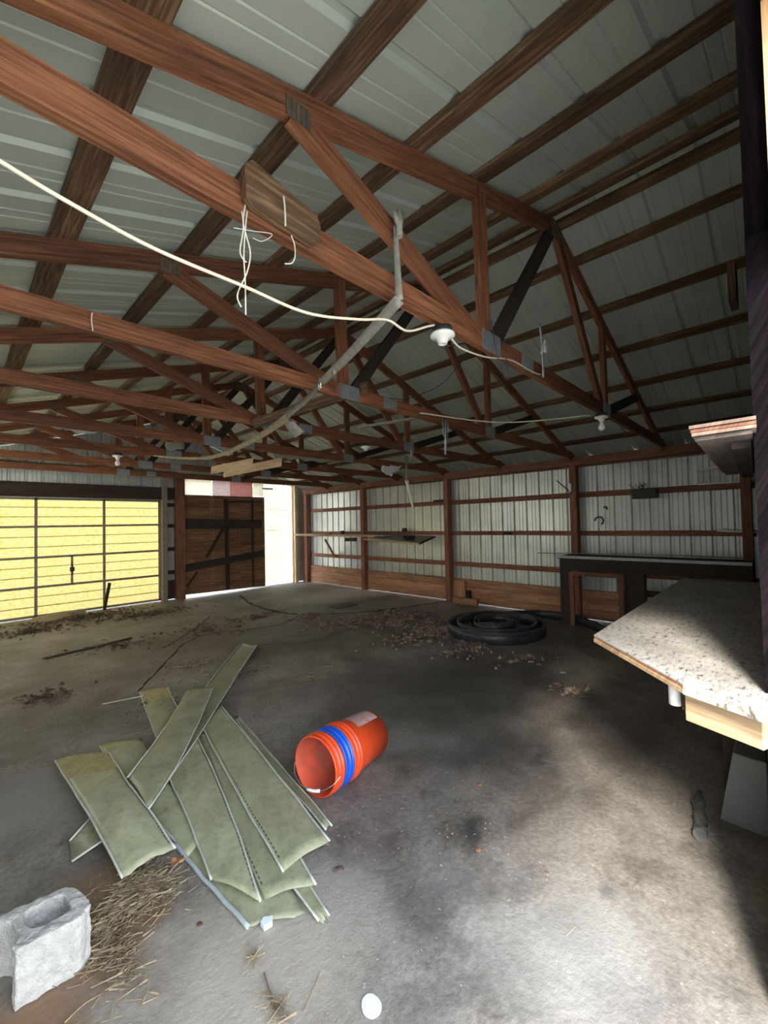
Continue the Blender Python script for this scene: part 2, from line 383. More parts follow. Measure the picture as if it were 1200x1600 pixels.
# ------------------------------------------------------------------ structure
fb = MB().box(XL-.05, W+.1, -.12, D+.15, -.12, 0, 'x')
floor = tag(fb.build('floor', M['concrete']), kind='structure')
gb = MB(); gb.box(-25, 30, -25, 35, -.3, -.13, 'x'); ground = tag(gb.build('ground', M['ground']), kind='structure')

def rib_profile(a, b, pitch=.229, hgt=.019):
    pts = [(a, 0)]; k = math.ceil(a/pitch)
    while k*pitch < b-.05:
        c = k*pitch
        if c-.03 > a:
            pts += [(c-.028, 0), (c-.012, hgt), (c+.012, hgt), (c+.028, 0)]
            q = c+pitch/2
            if q+.02 < b: pts += [(q-.035, 0), (q-.029, hgt*.25), (q-.023, 0), (q+.023, 0), (q+.029, hgt*.25), (q+.035, 0)]
        k += 1
    pts.append((b, 0)); return pts
def wall_sheet(mb, axis, fixed, a, b, zlo, zhi, out):
    pr = rib_profile(a, b, .229, .032)
    rows = []
    for u, h in pr:
        zl = zlo; zh = zhi(u) if callable(zhi) else zhi
        if axis == 'y': rows.append([(fixed+out*h, u, zl), (fixed+out*h, u, zh)])
        else: rows.append([(u, fixed+out*h, zl), (u, fixed+out*h, zh)])
    mb.grid(rows, smooth=False)
# roof sheets
for side in (0, 1):
    mb = MB(); xa, xb = (XL-.35, XR) if side == 0 else (XR, W+.35)
    pr = rib_profile(-.35, D+.4, .305, .017)
    nx = 12; rows = []
    for u, h in pr: rows.append([(xa+(xb-xa)*i/nx, u, roof_z(xa+(xb-xa)*i/nx)+PT+.004+h) for i in range(nx+1)])
    mb.grid(rows, smooth=False)
    tag(mb.build('ceiling', M['roof'], solid=.0015), kind='structure')
mb = MB()
rows = [[(XR-.16, y, roof_z(XR-.16)+PT+.03), (XR, y, ZR+PT+.035), (XR+.16, y, roof_z(XR+.16)+PT+.03)] for y in (-.35, D+.4)]
mb.grid(rows); tag(mb.build('trim_1', M['roof'], solid=.002), kind='structure')
# walls
mb = MB(); wall_sheet(mb, 'y', W+.05, -.1, D+.1, .02, roof_z(W)+.02, 1)
tag(mb.build('wall_right', M['siding'], solid=.0015), kind='structure')
mb = MB(); wall_sheet(mb, 'y', XL-.05, -.1, 5.2, .02, roof_z(XL)+.02, -1); wall_sheet(mb, 'y', XL-.05, 8.6, D+.1, .02, roof_z(XL)+.02, -1)
wall_sheet(mb, 'y', XL-.05, 5.2, 8.6, .02, 1.2, -1); wall_sheet(mb, 'y', XL-.05, 5.2, 8.6, 2.32, roof_z(XL)+.02, -1)
tag(mb.build('wall_left', M['siding'], solid=.0015), kind='structure')
mb = MB(); wall_sheet(mb, 'y', XL-.05, 5.2, 8.6, 1.2, 2.32, -1)
tag(mb.build('unseen_fill_panel_1', M['fill_panel_sheet']), kind='structure')  # unseen translucent panel, added to light the right wall and trusses
DX0, DX1, DZ = .05, 3.1, .59+H           # yellow overhead door
OX0, OX1, OZ = 3.545, 6.45, 2.62       # sliding door opening
gz = lambda x: max(roof_z(x)+PT, 2.54)
mb = MB(); yf = D+.05
wall_sheet(mb, 'x', yf, XL, DX0, .02, gz, 1); wall_sheet(mb, 'x', yf, DX1, OX0, .02, gz, 1); wall_sheet(mb, 'x', yf, OX1, W+.05, .02, gz, 1)
wall_sheet(mb, 'x', yf, DX0, DX1, DZ, gz, 1); wall_sheet(mb, 'x', yf, OX0, OX1, OZ, gz, 1)
tag(mb.build('wall_far', M['siding'], solid=.0015), kind='structure')
# near gable wall : boarded between the opening and the right corner, header over the opening
NX = 1.75
mb = MB()
def near_poly(mb, x0, x1, z0, ztop):
    rows = []
    for i in range(9):
        x = x0+(x1-x0)*i/8; rows.append((x, ztop(x)))
    b = len(mb.v)
    for (x, z) in rows: mb.v += [(x, yin(x), z0), (x, yin(x), z), (x, -.06+.002*x, z0), (x, -.06+.002*x, z)]
    for i in range(8):
        a = b+4*i; c = a+4
        mb.face((a, c, c+1, a+1)); mb.face((a+2, a+3, c+3, c+2)); mb.face((a, a+2, c+2, c)); mb.face((a+1, c+1, c+3, a+3))
    mb.face((b, b+1, b+3, b+2)); e = b+32; mb.face((e, e+2, e+3, e+1))
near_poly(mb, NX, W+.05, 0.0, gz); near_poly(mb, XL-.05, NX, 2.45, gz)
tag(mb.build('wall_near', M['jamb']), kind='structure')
mb = MB(); mb.beam((XL, -.03, 2.44), (NX, -.0265, 2.44), .058, .03); mb.beam((NX-.012, -.03, 0), (NX-.012, -.03, 2.42), .058, .025)
tag(mb.build('trim_2', M['bright_wood']), kind='structure')

mb = MB(); mb.beam((.97, -.045, 2.04), (.97, -.045, 2.445), .095, .03, side=V(0, 1, 0)); tag(mb.build('casing_board', M['bright_wood']), 'sunlit orange casing board at the extreme upper right edge of the doorway', 'board')
# ------------------------------------------------------------------ right wall framing
order = ['nearest', 'second', 'third', 'fourth', 'fifth', 'sixth', 'seventh', 'eighth', 'ninth', 'tenth', 'eleventh', 'twelfth']
def post(x0, x1, y0, y1, z1, label, mat='wall_wood'):
    mb = MB().box(x0, x1, y0, y1, 0, z1, 'z')
    o = mb.build('wall_post', M[mat], origin=((x0+x1)/2, (y0+y1)/2, 0), bevel=.004)
    return tag(o, label, 'post', 'wall posts')
post(W-.14, W, T(2)-.05, T(2)+.05, 2.38, 'brown wooden post on the right wall behind the dark workbench corner')
post(W-.14, W, T(4)-.05, T(4)+.05, 2.38, 'brown wooden post on the right wall between the wall shelf and the loose boards')
post(W-.14, W, T(6)-.05, T(6)+.05, 2.38, 'brown wooden post on the right wall crossing the middle of the long wall shelf')
post(W-.14, W, D-.20, D-.02, 2.38, 'brown wooden corner post beside the bright sliding door opening')
post(W-.14, W, .30, .40, 2.38, 'brown wooden post in the near right corner of the shed')
mb = MB(); mb.beam((W-.02, .27, 2.43), (W-.02, D-.02, 2.43), .04, .14, side=V(1, 0, 0), rough=.003, n=12)
mb.beam((W-.11, .27, 2.44), (W-.11, D-.1, 2.44), .14, .12, side=V(1, 0, 0), rough=.003, n=12)
tag(mb.build('eave_beam', M['wall_wood']), 'long brown eave beam running along the top of the right wall', 'beam')
for nm, z0, z1 in (('upper', 1.885, 1.97), ('middle', 1.29, 1.365), ('lower', .69, .775)):
    mb = MB(); mb.beam((W+.02, .27, (z0+z1)/2), (W+.02, D-.03, (z0+z1)/2), .04, z1-z0, side=V(1, 0, 0), rough=.003, n=10)
    tag(mb.build('wall_girt', M['wall_wood']), nm+' of the three brown girts along the corrugated right wall', 'girt', 'right wall girts')
for k, (z0, z1, lab) in enumerate(((.31, .455, 'topmost'), (.16, .305, 'middle'), (.015, .155, 'lowest'))):
    mb = MB(); mb.beam((W-.005, .27, (z0+z1)/2), (W-.005, D-.2, (z0+z1)/2), .04, z1-z0, side=V(1, 0, 0), rough=.002, n=8)
    tag(mb.build('skirt_board', M['skirt']), lab+' of the three reddish skirt boards at the foot of the right wall', 'board', 'right wall skirt boards')

# far wall framing
def fgirt(name, x0, x1, z0, z1, label, cat, mat='batten', y=D+.02, g=None):
    mb = MB().beam((x0, y, (z0+z1)/2), (x1, y, (z0+z1)/2), .04, z1-z0, rough=.002, n=4)
    return tag(mb.build(name, M[mat]), label, cat, g)
fgirt('door_header', XL, OX0-.05, DZ+.01, DZ+.27, 'dark header board right above the yellow overhead door', 'beam', y=D-.03)
fgirt('wall_girt', XL, OX0-.1, 2.66, 2.76, 'dark girt on the far wall above the header of the yellow door', 'girt')
fgirt('door_header', OX0-.1, 6.15, OZ, OZ+.09, 'dark header board above the sliding door opening', 'beam', y=D-.01)
fgirt('wall_girt', XL, W, 3.12, 3.2, 'upper dark girt across the far gable near the roof', 'girt')
for z, ll in ((.55, 'lowest'), (1.05, 'second lowest'), (1.55, 'second highest'), (2.0, 'highest')):
    fgirt('wall_girt', DX1+.1, OX0-.1, z, z+.08, ll+' of the short dark girts between the yellow and plank doors', 'girt', g='short girts between the two far doors')
fgirt('skirt_board', DX1+.1, OX0-.1, .02, .42, 'dark skirt board between the yellow door and the plank door', 'board')
mb = MB().box(DX1, DX1+.1, D-.1, D+.03, 0, 2.66, 'z'); tag(mb.build('door_post', M['frame_grey'], bevel=.004), 'grey side post at the right edge of the yellow overhead door', 'post')
mb = MB().box(OX0-.17, OX0+.01, D-.12, D+.03, 0, 2.7, 'z'); tag(mb.build('door_post', M['wall_wood'], bevel=.004), 'dark brown post at the left edge of the plank door', 'post')
mb = MB().box(OX1, OX1+.07, D-.03, D+.06, 0, OZ, 'z'); tag(mb.build('door_post', M['pale_wood'], bevel=.004), 'pale jamb post at the right edge of the bright doorway', 'post')
mb = MB().box(OX1-.01, OX1+.09, D+.065, D+.12, 0, OZ, 'z'); tag(mb.build('door_post', M['pale_wood'], bevel=.004), 'second pale post just outside the bright doorway', 'post')

# yellow overhead door
d1 = thing('door_1', (DX1, D, 0), 'yellow translucent sectional overhead door in the far wall', 'door', kind='structure')
zs = [.02, .545, 1.07, 1.62, DZ-.0]
for k in range(4):
    mb = MB(); nx = 20; rows = []
    z = [zs[k]+.005, zs[k+1]-.005]
    zz = []
    for q in range(3):
        a = z[0]+(z[1]-z[0])*q/3; b_ = z[0]+(z[1]-z[0])*(q+1)/3
        zz += [(a, 0), (a+.012, .014), (b_-.012, .014)]
    zz.append((z[1], 0))
    for (h, dy) in zz: rows.append([(DX0+(DX1-DX0)*i/nx, D+.06+dy, h) for i in range(nx+1)])
    mb.grid(rows, False); mb.build('panel', M['yellow'], d1, solid=.002)
for q in range(1, 4):
    mb = MB().beam((DX0, D+.04, zs[q]), (DX1, D+.04, zs[q]), .03, .04); mb.build('rail', M['frame_grey'], d1)
for zc in [zs[k]+(zs[k+1]-zs[k])*q/3 for k in range(4) for q in (1, 2)]:
    mb = MB().beam((DX0, D+.052, zc), (DX1, D+.052, zc), .01, .008); mb.build('rib', M['yellow'], d1)
for x in (DX0+.02, 1.05, 2.08, DX1-.02):
    mb = MB().beam((x, D+.035, .02), (x, D+.035, DZ), .03, .042); mb.build('stile', M['frame_grey'], d1)
for zc, hh in ((.035, .04), (DZ-.02, .04)): mb = MB().beam((DX0, D+.035, zc), (DX1, D+.035, zc), .03, hh); mb.build('rail', M['frame_grey'], d1)
x = 1.57; MB().beam((x, D+.035, zs[1]), (x, D+.035, zs[2]), .02, .035).build('stile', M['frame_grey'], d1)
mb = MB().box(x-.035, x+.035, D, D+.03, .78, .86, 'z'); mb.tube([(x, D+.005, .72), (x, D+.005, .92)], .012); mb.build('latch', M['dk_metal'], d1)
# stick leaning on the door and small board
mb = MB().beam((2.05, D-.10, 0), (2.16, D-.01, .50), .03, .05); tag(mb.build('leaning_stick', M['batten']), 'short dark stick leaning against the bottom section of the yellow door', 'stick')
mb = MB().beam((1.32, D-.13, .03), (1.75, D-.09, .03), .07, .06); tag(mb.build('scrap_board', M['frame_grey']), 'small grey scrap board lying along the foot of the yellow door', 'board')

# plank door (sliding) with patches on top
d2 = thing('door_2', (OX0, D, 0), 'dark weathered plank sliding door with pale and red patches on top', 'door', kind='structure')
LX0, LX1 = OX0+.02, 5.52; yl = D-.06
zb = lambda x: .075-.045*(x-LX0)/(LX1-LX0)
mb = MB(); nx = 6
xs = [LX0+(LX1-LX0)*t for t in (0, .30, .33, .66, .86, 1)]
for a, b_ in zip(xs[:-1], xs[1:]):
    mb.hexa([V(a, yl, zb(a)), V(a, yl+.03, zb(a)), V(b_-.006, yl+.03, zb(b_)), V(b_-.006, yl, zb(b_)), V(a, yl, 2.27), V(a, yl+.03, 2.27), V(b_-.006, yl+.03, 2.27), V(b_-.006, yl, 2.27)])
mb.build('board_sheet', M['osb'], d2)
def bat(p0, p1, h, t=.04, mat='batten', nm='batten'):
    MB().beam((p0[0], yl-.02, p0[1]), (p1[0], yl-.02, p1[1]), t, h, rough=.002, n=4).build(nm, M[mat], d2)
bat((LX0, 1.63), (LX1-.10, 1.60), .22)
bat((LX0, .66), (LX1-.05, .86), .16)
bat((4.52, .08), (4.50, 2.2), .09, .03)
bat((5.17, .08), (5.17, 2.2), .05, .02)
bat((4.42, 1.50), (4.02, .86), .06, .035); bat((3.82, .56), (3.6, .25), .04, .03)
bat((4.5, 2.14), (LX1-.1, 2.15), .05)
for a, b_, m_, z0, z1 in ((LX0-.02, 4.17, 'pale_patch', 2.27, 2.68), (4.19, 4.62, 'lilac_patch', 2.24, 2.64), (4.62, 5.20, 'red_patch', 2.22, 2.63), (5.22, 5.50, 'pale_patch', 2.30, 2.66)):
    MB().box(a, b_, yl+.01, yl+.016, z0, z1, 'x').build('patch_sheet', M[m_], d2)
MB().beam((LX0, D-.02, 2.70), (4.7, D-.02, 2.68), .02, .03).build('top_strip', M['pale_wood'], d2)
MB().box(5.45, 5.75, yl-.03, yl, 2.47, 2.51, 'x').build('hanger_bracket', M['galv'], d2)
# thin bright sheet beyond the opening
ds = thing('door_3', (OX1, D+.5, 0), 'thin whitish sheet door glowing with daylight at the far corner', 'door', kind='structure')
MB().box(5.3, OX1+.45, D+.50, D+.506, .03, 2.75, 'z').build('thin_sheet', M['white_glow'], ds)
for z in (1.42, 1.98): MB().box(5.9, 6.6, D+.485, D+.498, z, z+.014, 'x').build('hinge_strip', M['pale_wood'], ds)

# ------------------------------------------------------------------ trusses
NA, NB = 2.07, 4.16; L2, R2 = 2.03, 4.18; L1, R1 = .80, 5.36
def zc(x): return roof_z(x)-.05        # centre line of a top chord
def make_truss(n, first):
    y = 0.; t = thing('roof_truss', (0, 0, 0), '', 'roof truss', 'roof trusses'); ty = .038
    MB().beam((XL-.25, y, zc(XL-.25)), (XR, y, zc(XR)), ty, .095, rough=.001, n=6).build('top_chord', M['truss'], t)
    MB().beam((XR, y, zc(XR)), (W+.25, y, zc(W+.25)), ty, .095, rough=.001, n=6).build('top_chord', M['truss'], t)
    MB().beam((XL, y, ZB+.05), (2.54, y, ZB+.05), ty, .10, rough=.0015, n=5).build('bottom_chord', M['truss'], t)
    MB().beam((2.54, y, ZB+.05), (W, y, ZB+.05), ty, .10, rough=.0015, n=5).build('bottom_chord', M['truss'], t)
    zn = ZB+.06
    webs = [((L1, zc(L1)-.03), (NA-.10, zn), .09, 'truss'), ((L2, zc(L2)), (NA-.02, zn), .09, 'truss'), ((XR-.03, zc(XR)-.03), (NA+.07, zn), .085, 'dark_wood'),
            ((XR+.04, zc(XR)-.04), (NB-.08, zn), .085, 'truss'), ((R2, zc(R2)), (NB+.02, zn), .085, 'truss'), ((R1, zc(R1)-.03), (NB+.10, zn), .085, 'dark_wood')]
    for (a, b_, wd, mt) in webs:
        MB().beam((a[0], y-.002, a[1]), (b_[0], y-.002, b_[1]), ty*.98, wd, rough=.001, n=3).build('web', M[mt], t)
    for (x, z, wx, hz) in ((NA+.03, zn-.01, .20, .11), (NB+.03, zn-.01, .20, .12), (2.55, ZB+.05, .16, .09), (XR, ZR-.09, .17, .13), (L1+.02, zc(L1)-.03, .10, .07), (R1-.02, zc(R1)-.03, .10, .07)):
        mb = MB(); nn = int(wx/.02)
        for i in range(nn): mb.box(x-wx/2+i*.02, x-wx/2+i*.02+.015, -.0245, -.0215, z-hz/2, z+hz/2, 'z')
        mb.box(x-wx/2, x+wx/2, -.0217, -.0197, z-hz/2, z+hz/2, 'x')
        mb.build('gusset_plate', M['rusty_plate' if x in (XR, L1+.02, R1-.02) else 'galv'], t)
    return t
tr0 = make_truss(1, True)
tlab = ['roof truss nearest the camera, with a scab board on its bottom chord',
        'second roof truss from the camera, spliced with a ribbed metal plate', 'third roof truss from the camera, at the lower end of the long grey strap',
        'fourth roof truss from the camera', 'fifth roof truss from the camera', 'sixth roof truss from the camera, just before the one nearest the far wall doors',
        'roof truss nearest the far wall, seen right above the doors']
for n in range(1, 8):
    o = tr0 if n == 1 else copy_tree(tr0)
    o.location = (0, T(n)+.0, 0); o['label'] = tlab[n-1]
# purlins
pl = [-.22, .355, .92, 1.47, 2.02, 2.59, 2.98]; pr_ = [3.17, 3.52, 4.10, 4.69, 5.28, 5.83, 6.33]
for side, xs in (('left', pl[::-1]), ('right', pr_)):
    for k, x in enumerate(xs):
        sl = SLL if side == 'left' else -SLR
        mb = MB(); zz = roof_z(x)+PT/2
        a = V(x, -.05, zz); b_ = V(x, D+.08, zz); sdv = V(1, 0, sl).normalized()
        mb.beam(a, b_, .10 if x < 3 else .075, PT-.003, side=sdv, rough=.0022, n=26)
        o = mb.build('roof_purlin', M['purlin'], origin=(x, 4.7, zz))
        tag(o, ('%s brown purlin from the ridge down the %s roof slope' % (order[k].replace('nearest', 'first'), side)), 'purlin', side+' slope roof purlins')

# scab board on the nearest truss
y1 = T(1)-.02
mb = MB(); pts = [(.600, 2.625), (.625, 2.655), (.865, 2.61), (.882, 2.575), (.875, 2.525), (.855, 2.50), (.63, 2.515), (.605, 2.53)]
b = len(mb.v); mb.v += [(x, y1-.004, z) for x, z in pts]+[(x, y1-.036, z) for x, z in pts]; n_ = len(pts)
mb.face(list(range(n_))); mb.face([n_+i for i in range(n_)][::-1])
for i in range(n_): j = (i+1) % n_; mb.face((i, n_+i, n_+j, j))
tag(mb.build('scab_board', M['purlin'], bevel=.004), 'short brown board nailed onto the bottom chord of the nearest truss', 'board')
# cleat below the purlins near the camera wall
p = PY(1150, 450, .15)
q = PX(1142, 450, 3.6)
mb = MB().box(q.x-.1, q.x+.10, q.y-.03, q.y+.01, q.z-.12, q.z+.14, 'z'); tag(mb.build('wood_cleat', M['purlin']), 'small brown block fixed high on the wall at the right edge of the roof', 'block')

# ------------------------------------------------------------------ lamps and cables
def lamp_holder(loc, label, bulb=False, rot=0):
    t = thing('lamp_holder', loc, label, 'lamp holder', 'ceiling lamp holders')
    x, y, z = loc
    MB().lathe((x, y, z), (0, 0, -1), [(0, .0), (0, .045), (.022, .05), (.03, .05), (.03, 0)], 24).build('junction_box', M['dk_metal'], t)
    so = MB().lathe((x, y, z-.03), (0, 0, -1), [(0, .0), (0, .056), (.010, .058), (.016, .052), (.022, .030), (.034, .026), (.036, .022), (.048, .021), (.048, .015), (.034, .014), (.034, 0)], 28).build('porcelain_socket', M['white'], t)
    if bulb: bu = MB().lathe((x, y, z-.07), (0, 0, -1), [(0, .013), (.02, .014), (.035, .022), (.055, .03), (.072, .028), (.085, .016), (.09, 0)], 20).build('light_bulb', M['bulb'], t); bu.parent = so
    return t
l1 = PY(691, 512, T(1)-.055)
lamp_holder(l1, 'white empty lamp holder hanging under the nearest truss, with cream cable', False)
mb = MB().box(l1.x-.03, l1.x+.03, l1.y, T(1)-.015, l1.z-.01, l1.z+.05); 
l2 = V(4.05, T(1)-.01, ZB); lamp_holder(l2, 'lamp holder with white bulb under the right end of the nearest truss', True)
lamp_holder((3.42, T(3), ZB), 'small white lamp holder under the third truss from the camera', False)
lamp_holder((1.44, T(5), ZB), 'lamp holder with dangling broken bulb above the yellow door', True)
lamp_holder((5.15, T(4), ZB), 'lamp holder with bulb near the tattered scraps at the right wall', True)
def curve_pts(P, n=8):
    out = []; P = [Vector(p) for p in P]
    for i in range(len(P)-1):
        p0 = P[max(i-1, 0)]; p1 = P[i]; p2 = P[i+1]; p3 = P[min(i+2, len(P)-1)]
        for k in range(n):
            t = k/n; out.append(.5*((2*p1)+(-p0+p2)*t+(2*p0-5*p1+4*p2-p3)*t*t+(-p0+3*p1-3*p2+p3)*t**3))
    out.append(P[-1]); return out
yc = 1.08
cp = [PY(-60, 215, yc), PY(0, 252, yc), PY(100, 312, yc), PY(240, 388, yc), PY(380, 447, yc), PY(480, 489, yc), PY(560, 499, yc), PY(605, 500, yc), PY(636, 517, yc), PY(668, 510, yc), PY(678, 508, yc)]
tag(MB().tube(curve_pts(cp), .0048, 8).build('electric_cable', M['cable']), 'thick cream cable sagging from the left under the roof to the white lamp holder', 'cable')
cp = [PY(706, 530, 1.10), PY(722, 545, 1.11), PY(760, 558, 1.125), V(2.3, T(1)-.026, ZB+.008), V(2.6, T(1)-.026, ZB+.012), V(2.72, T(1)-.03, ZB+.02)]
tag(MB().tube(curve_pts(cp), .0045, 8).build('electric_cable', M['cable']), 'cream cable running right from the white lamp holder along the nearest truss', 'cable')
cp = [V(2.9, 2.32, ZB+.03), V(3.6, 1.9, ZB-.02), V(4.0, 1.25, ZB-.012)]
tag(MB().tube(curve_pts(cp), .006, 8).build('electric_cable', M['cable']), 'thin cable between the second truss and the lamp with the bulb', 'cable')
cp = [PY(700, 540, 1.12), PY(735, 545, 1.6), PY(690, 600, 2.6), PY(640, 622, T(2)-.05), PY(610, 622, T(2)-.05)]
tag(MB().tube(curve_pts(cp), .0035, 6).build('electric_cable', M['dk_metal']), 'thin dark wire drooping between the first and second trusses', 'cable')
# wire loop under the nearest truss, near x 790
cp = [PY(768, 500, 1.12), PY(775, 545, 1.12), PY(788, 590, 1.12), PY(794, 585, 1.12), PY(788, 530, 1.12)]
tag(MB().tube(curve_pts(cp), .003, 6).build('wire_loop', M['dk_metal']), 'dark wire loop hanging on the nearest truss right of its metal plate', 'wire')

# straps
def ribbon(name, P, w, mat, label, cat, nrm=V(0, 0, 1), tw=None, parent=None, th=.003, group=None):
    pts = curve_pts(P, 6); rows = []
    for i, p in enumerate(pts):
        t = (pts[min(i+1, len(pts)-1)]-pts[max(i-1, 0)]).normalized()
        s = t.cross(nrm).normalized()
        if tw: s = Matrix.Rotation(tw*i/len(pts), 3, t) @ s
        ww = w(i/(len(pts)-1)) if callable(w) else w
        rows.append([p-s*ww/2, p, p+s*ww/2])
    o = MB().grid(rows).build(name, M[mat], parent, solid=th)
    return tag(o, label, cat, group) if label else o
view = fwd
st = thing('strap', PY(622, 465, 1.1), 'long grey webbing strap with buckle slanting down from the nearest truss', 'strap')
A0 = PY(618, 352, 1.135); A1 = PY(620, 400, 1.13); A2 = PY(624, 468, 1.09)
ribbon('webbing', [A0, A1, A2], lambda t: .018+.012*t, 'strap', None, None, nrm=V(.7, .7, 0), parent=st)
B1 = PY(500, 600, 2.15); B2 = PY(449, 652, 3.0)
ribbon('webbing', [A2, (A2+B1)/2+V(0, 0, -.01), B1], .045, 'strap', None, None, nrm=(view+V(0, 0, .6)), parent=st)
ribbon('webbing', [B1, PY(478, 625, 2.55), B2, PY(468, 680, 3.02)], lambda t: .045+.07*t, 'strap', None, None, nrm=view, tw=.6, parent=st)
d = (B1-A2).normalized()
mb = MB(); s_ = d.cross(view).normalized()
for k in (0, 1): mb.tube([B1+s_*.032-d*.02*(1-2*k)-view*.01, B1-s_*.032-d*.02*(1-2*k)-view*.01], .006)
mb.tube([B1+s_*.032-d*.02-view*.01, B1+s_*.032+d*.02-view*.01], .006); mb.tube([B1-s_*.032-d*.02-view*.01, B1-s_*.032+d*.02-view*.01], .006)
mb.build('buckle', M['chrome'], st)
c_ = B1-d*.28; mb = MB(); mb.beam(c_-d*.02, c_+d*.02, .058, .012, side=s_); mb.build('buckle', M['yellow_strap'], st)
mb = MB(); mb.tube([A0+V(-.03, -.02, .03), A0+V(0, -.02, -.03), A0+V(.02, -.02, .05)], .012); mb.tube([A0+V(.0, -.02, .05), A0+V(.0, -.02, -.06)], .014)
mb.build('knot', M['strap'], st)
ribbon('strap', [B2, PY(400, 685, 3.6), PY(340, 712, 4.4), PY(292, 716, 5.0), PY(240, 712, 5.8)], lambda t: .045*(1-t)+.02, 'yellow_strap', 'faded yellowish strap continuing from the grey strap towards the far doors', 'strap', nrm=view+V(0, 0, .3), tw=.8)
mb = MB().beam(PY(396, 662, 3.52), PY(575, 604, 2.30), .03, .085, side=V(0, 1, 0), rough=.002, n=4)
tag(mb.build('loose_batten', M['purlin']), 'loose brown batten lying between the second and third trusses behind the strap', 'board')
mb = MB().beam(PY(330, 735, 6.2), PY(395, 722, 5.4), .12, .012, rough=.002, n=3, side=V(0, .6, 1))
tag(mb.build('loose_board', M['pale_wood']), 'left of two yellowish loose boards hung between the far trusses', 'board', 'yellowish boards in the far trusses')
mb = MB().beam(PY(350, 740, 5.9), PY(440, 722, 4.9), .12, .012, rough=.002, n=3, side=V(0, .6, 1))
tag(mb.build('loose_board', M['pale_wood']), 'right of two yellowish loose boards hung between the far trusses', 'board', 'yellowish boards in the far trusses')
mb = MB().beam(PY(560, 668, 3.52), PY(660, 652, 2.9), .10, .025, side=V(0, 1, 0))
tag(mb.build('loose_batten', M['strap']), 'loose grey batten lying across the third truss above a small lamp holder', 'board')

# strings
def string(P, label, r=.0022, group='pale strings hanging from the trusses'):
    mb = MB()
    for c in P: mb.tube(curve_pts(c), r, 5)
    return tag(mb.build('hanging_string', M['string']), label, 'string', group)
string([[PY(383, 320, 1.115), PY(380, 345, 1.11), PY(383, 362, 1.11), PY(391, 395, 1.11), PY(386, 425, 1.11), PY(371, 460, 1.11), PY(377, 480, 1.11)],
        [PY(386, 330, 1.115), PY(383, 362, 1.11), PY(381, 400, 1.11), PY(383, 440, 1.11), PY(384, 492, 1.11)],
        [PY(378, 330, 1.115), PY(380, 358, 1.11), PY(375, 390, 1.11), PY(378, 402, 1.11), PY(385, 410, 1.11)]], 'bundle of pale strings dangling beside the scab board on the nearest truss')
string([[PY(365, 356, 1.11), PY(395, 361, 1.11), PY(425, 366, 1.11), PY(410, 377, 1.11), PY(395, 372, 1.11)]], 'loose loop of pale string above the cream cable', .0012)
string([[PY(443, 307, 1.10), PY(445, 325, 1.10), PY(446, 353, 1.10)]], 'short pale string stapled on the scab board face', .003)
string([[PY(455, 368, 1.105), PY(460, 382, 1.105), PY(461, 400, 1.105), PY(456, 411, 1.105), PY(445, 412, 1.105)]], 'frayed pale string curling below the right end of the scab board', .0022)
string([[PY(144, 489, T(2)-.04), PY(143, 500, T(2)-.04), PY(145, 517, T(2)-.04)]], 'short pale string on the left part of the second truss', .0035)
# bright metal hanger strap
t = thing('hanger_strap', PY(849, 560, 1.12), 'thin metal strap with a white tag hanging on the nearest truss', 'hanger')
ribbon('strip', [PY(843, 505, 1.11), PY(847, 540, 1.11), PY(849, 590, 1.12)], .014, 'galv', None, None, nrm=view, parent=t)
mb = MB(); mb.beam(PY(846, 552, 1.10), PY(852, 533, 1.10), .006, .02); mb.beam(PY(852, 551, 1.1), PY(852, 540, 1.1), .03, .008, side=V(1, 0, 0)); mb.build('white_tag', M['white'], t)
# tubes hanging near the right wall
def hanger(px, py0, py1, y, label):
    mb = MB(); a = PY(px, py0, y); b_ = PY(px, py1, y)
    mb.tube([a, b_], .012, 8); mb.tube(curve_pts([a+V(.03, 0, 0), a+V(.04, 0, -.1), b_+V(.03, 0, .1), b_]), .004, 6); mb.tube(curve_pts([a+V(-.05, 0, 0), (a+b_)/2+V(-.03, 0, 0)]), .004, 6)
    return tag(mb.build('hanging_bracket', M['galv']), label, 'hanger', 'metal hangers below the trusses')
hanger(635, 712, 752, T(4)-.035, 'long metal hanger hanging low in front of the right wall beam')
hanger(696, 655, 710, T(2)-.035, 'metal hanger with wires on the second truss above the right wall')
hanger(643, 692, 720, T(3)-.035, 'short metal hanger with loops under the third truss')
ribbon('plastic_ribbon', [PY(635, 750, T(4)-.035), PY(641, 775, T(4)-.04), PY(646, 800, T(4)-.035), PY(646, 820, T(4)-.035)], lambda t: .05*(1-t)+.012, 'hdpe_white', 'white torn ribbon dangling from the long hanger before the right wall', 'ribbon', nrm=view, tw=1)
# insulation scraps
def scrap(P, w, mat, label, nm='insulation_scrap', cat='scrap', g='torn scraps hanging in the trusses'):
    rows = []
    for i, p in enumerate(P):
        p = Vector(p); ww = w*(.5+random.random()); rows.append([p+V(random.uniform(-.02, .02), 0, 0), p+V(random.uniform(-.02, .02), .03, -ww*.5), p+V(random.uniform(-.03, .03), .0, -ww)])
    return tag(MB().grid(rows).build(nm, M[mat], solid=.006), label, cat, g)
scrap([PY(100+i*9, 665+i*.8, T(4)+.02) for i in range(8)], .06, 'insulation', 'pale torn insulation hanging under the fourth truss at the left')
scrap([PY(430+i*12, 705+i*1.2, 5.6) for i in range(9)], .09, 'insulation', 'tattered pale plastic scraps hanging between the far trusses')
scrap([PY(597+i*5, 727+(i % 3), 4.7) for i in range(7)], .10, 'hdpe_white', 'torn white plastic beside the bulb near the right wall beam')
scrap([PY(258+i*8, 690+i*.5, 5.9) for i in range(5)], .09, 'insulation', 'small pale scrap hanging by the post over the far doors')

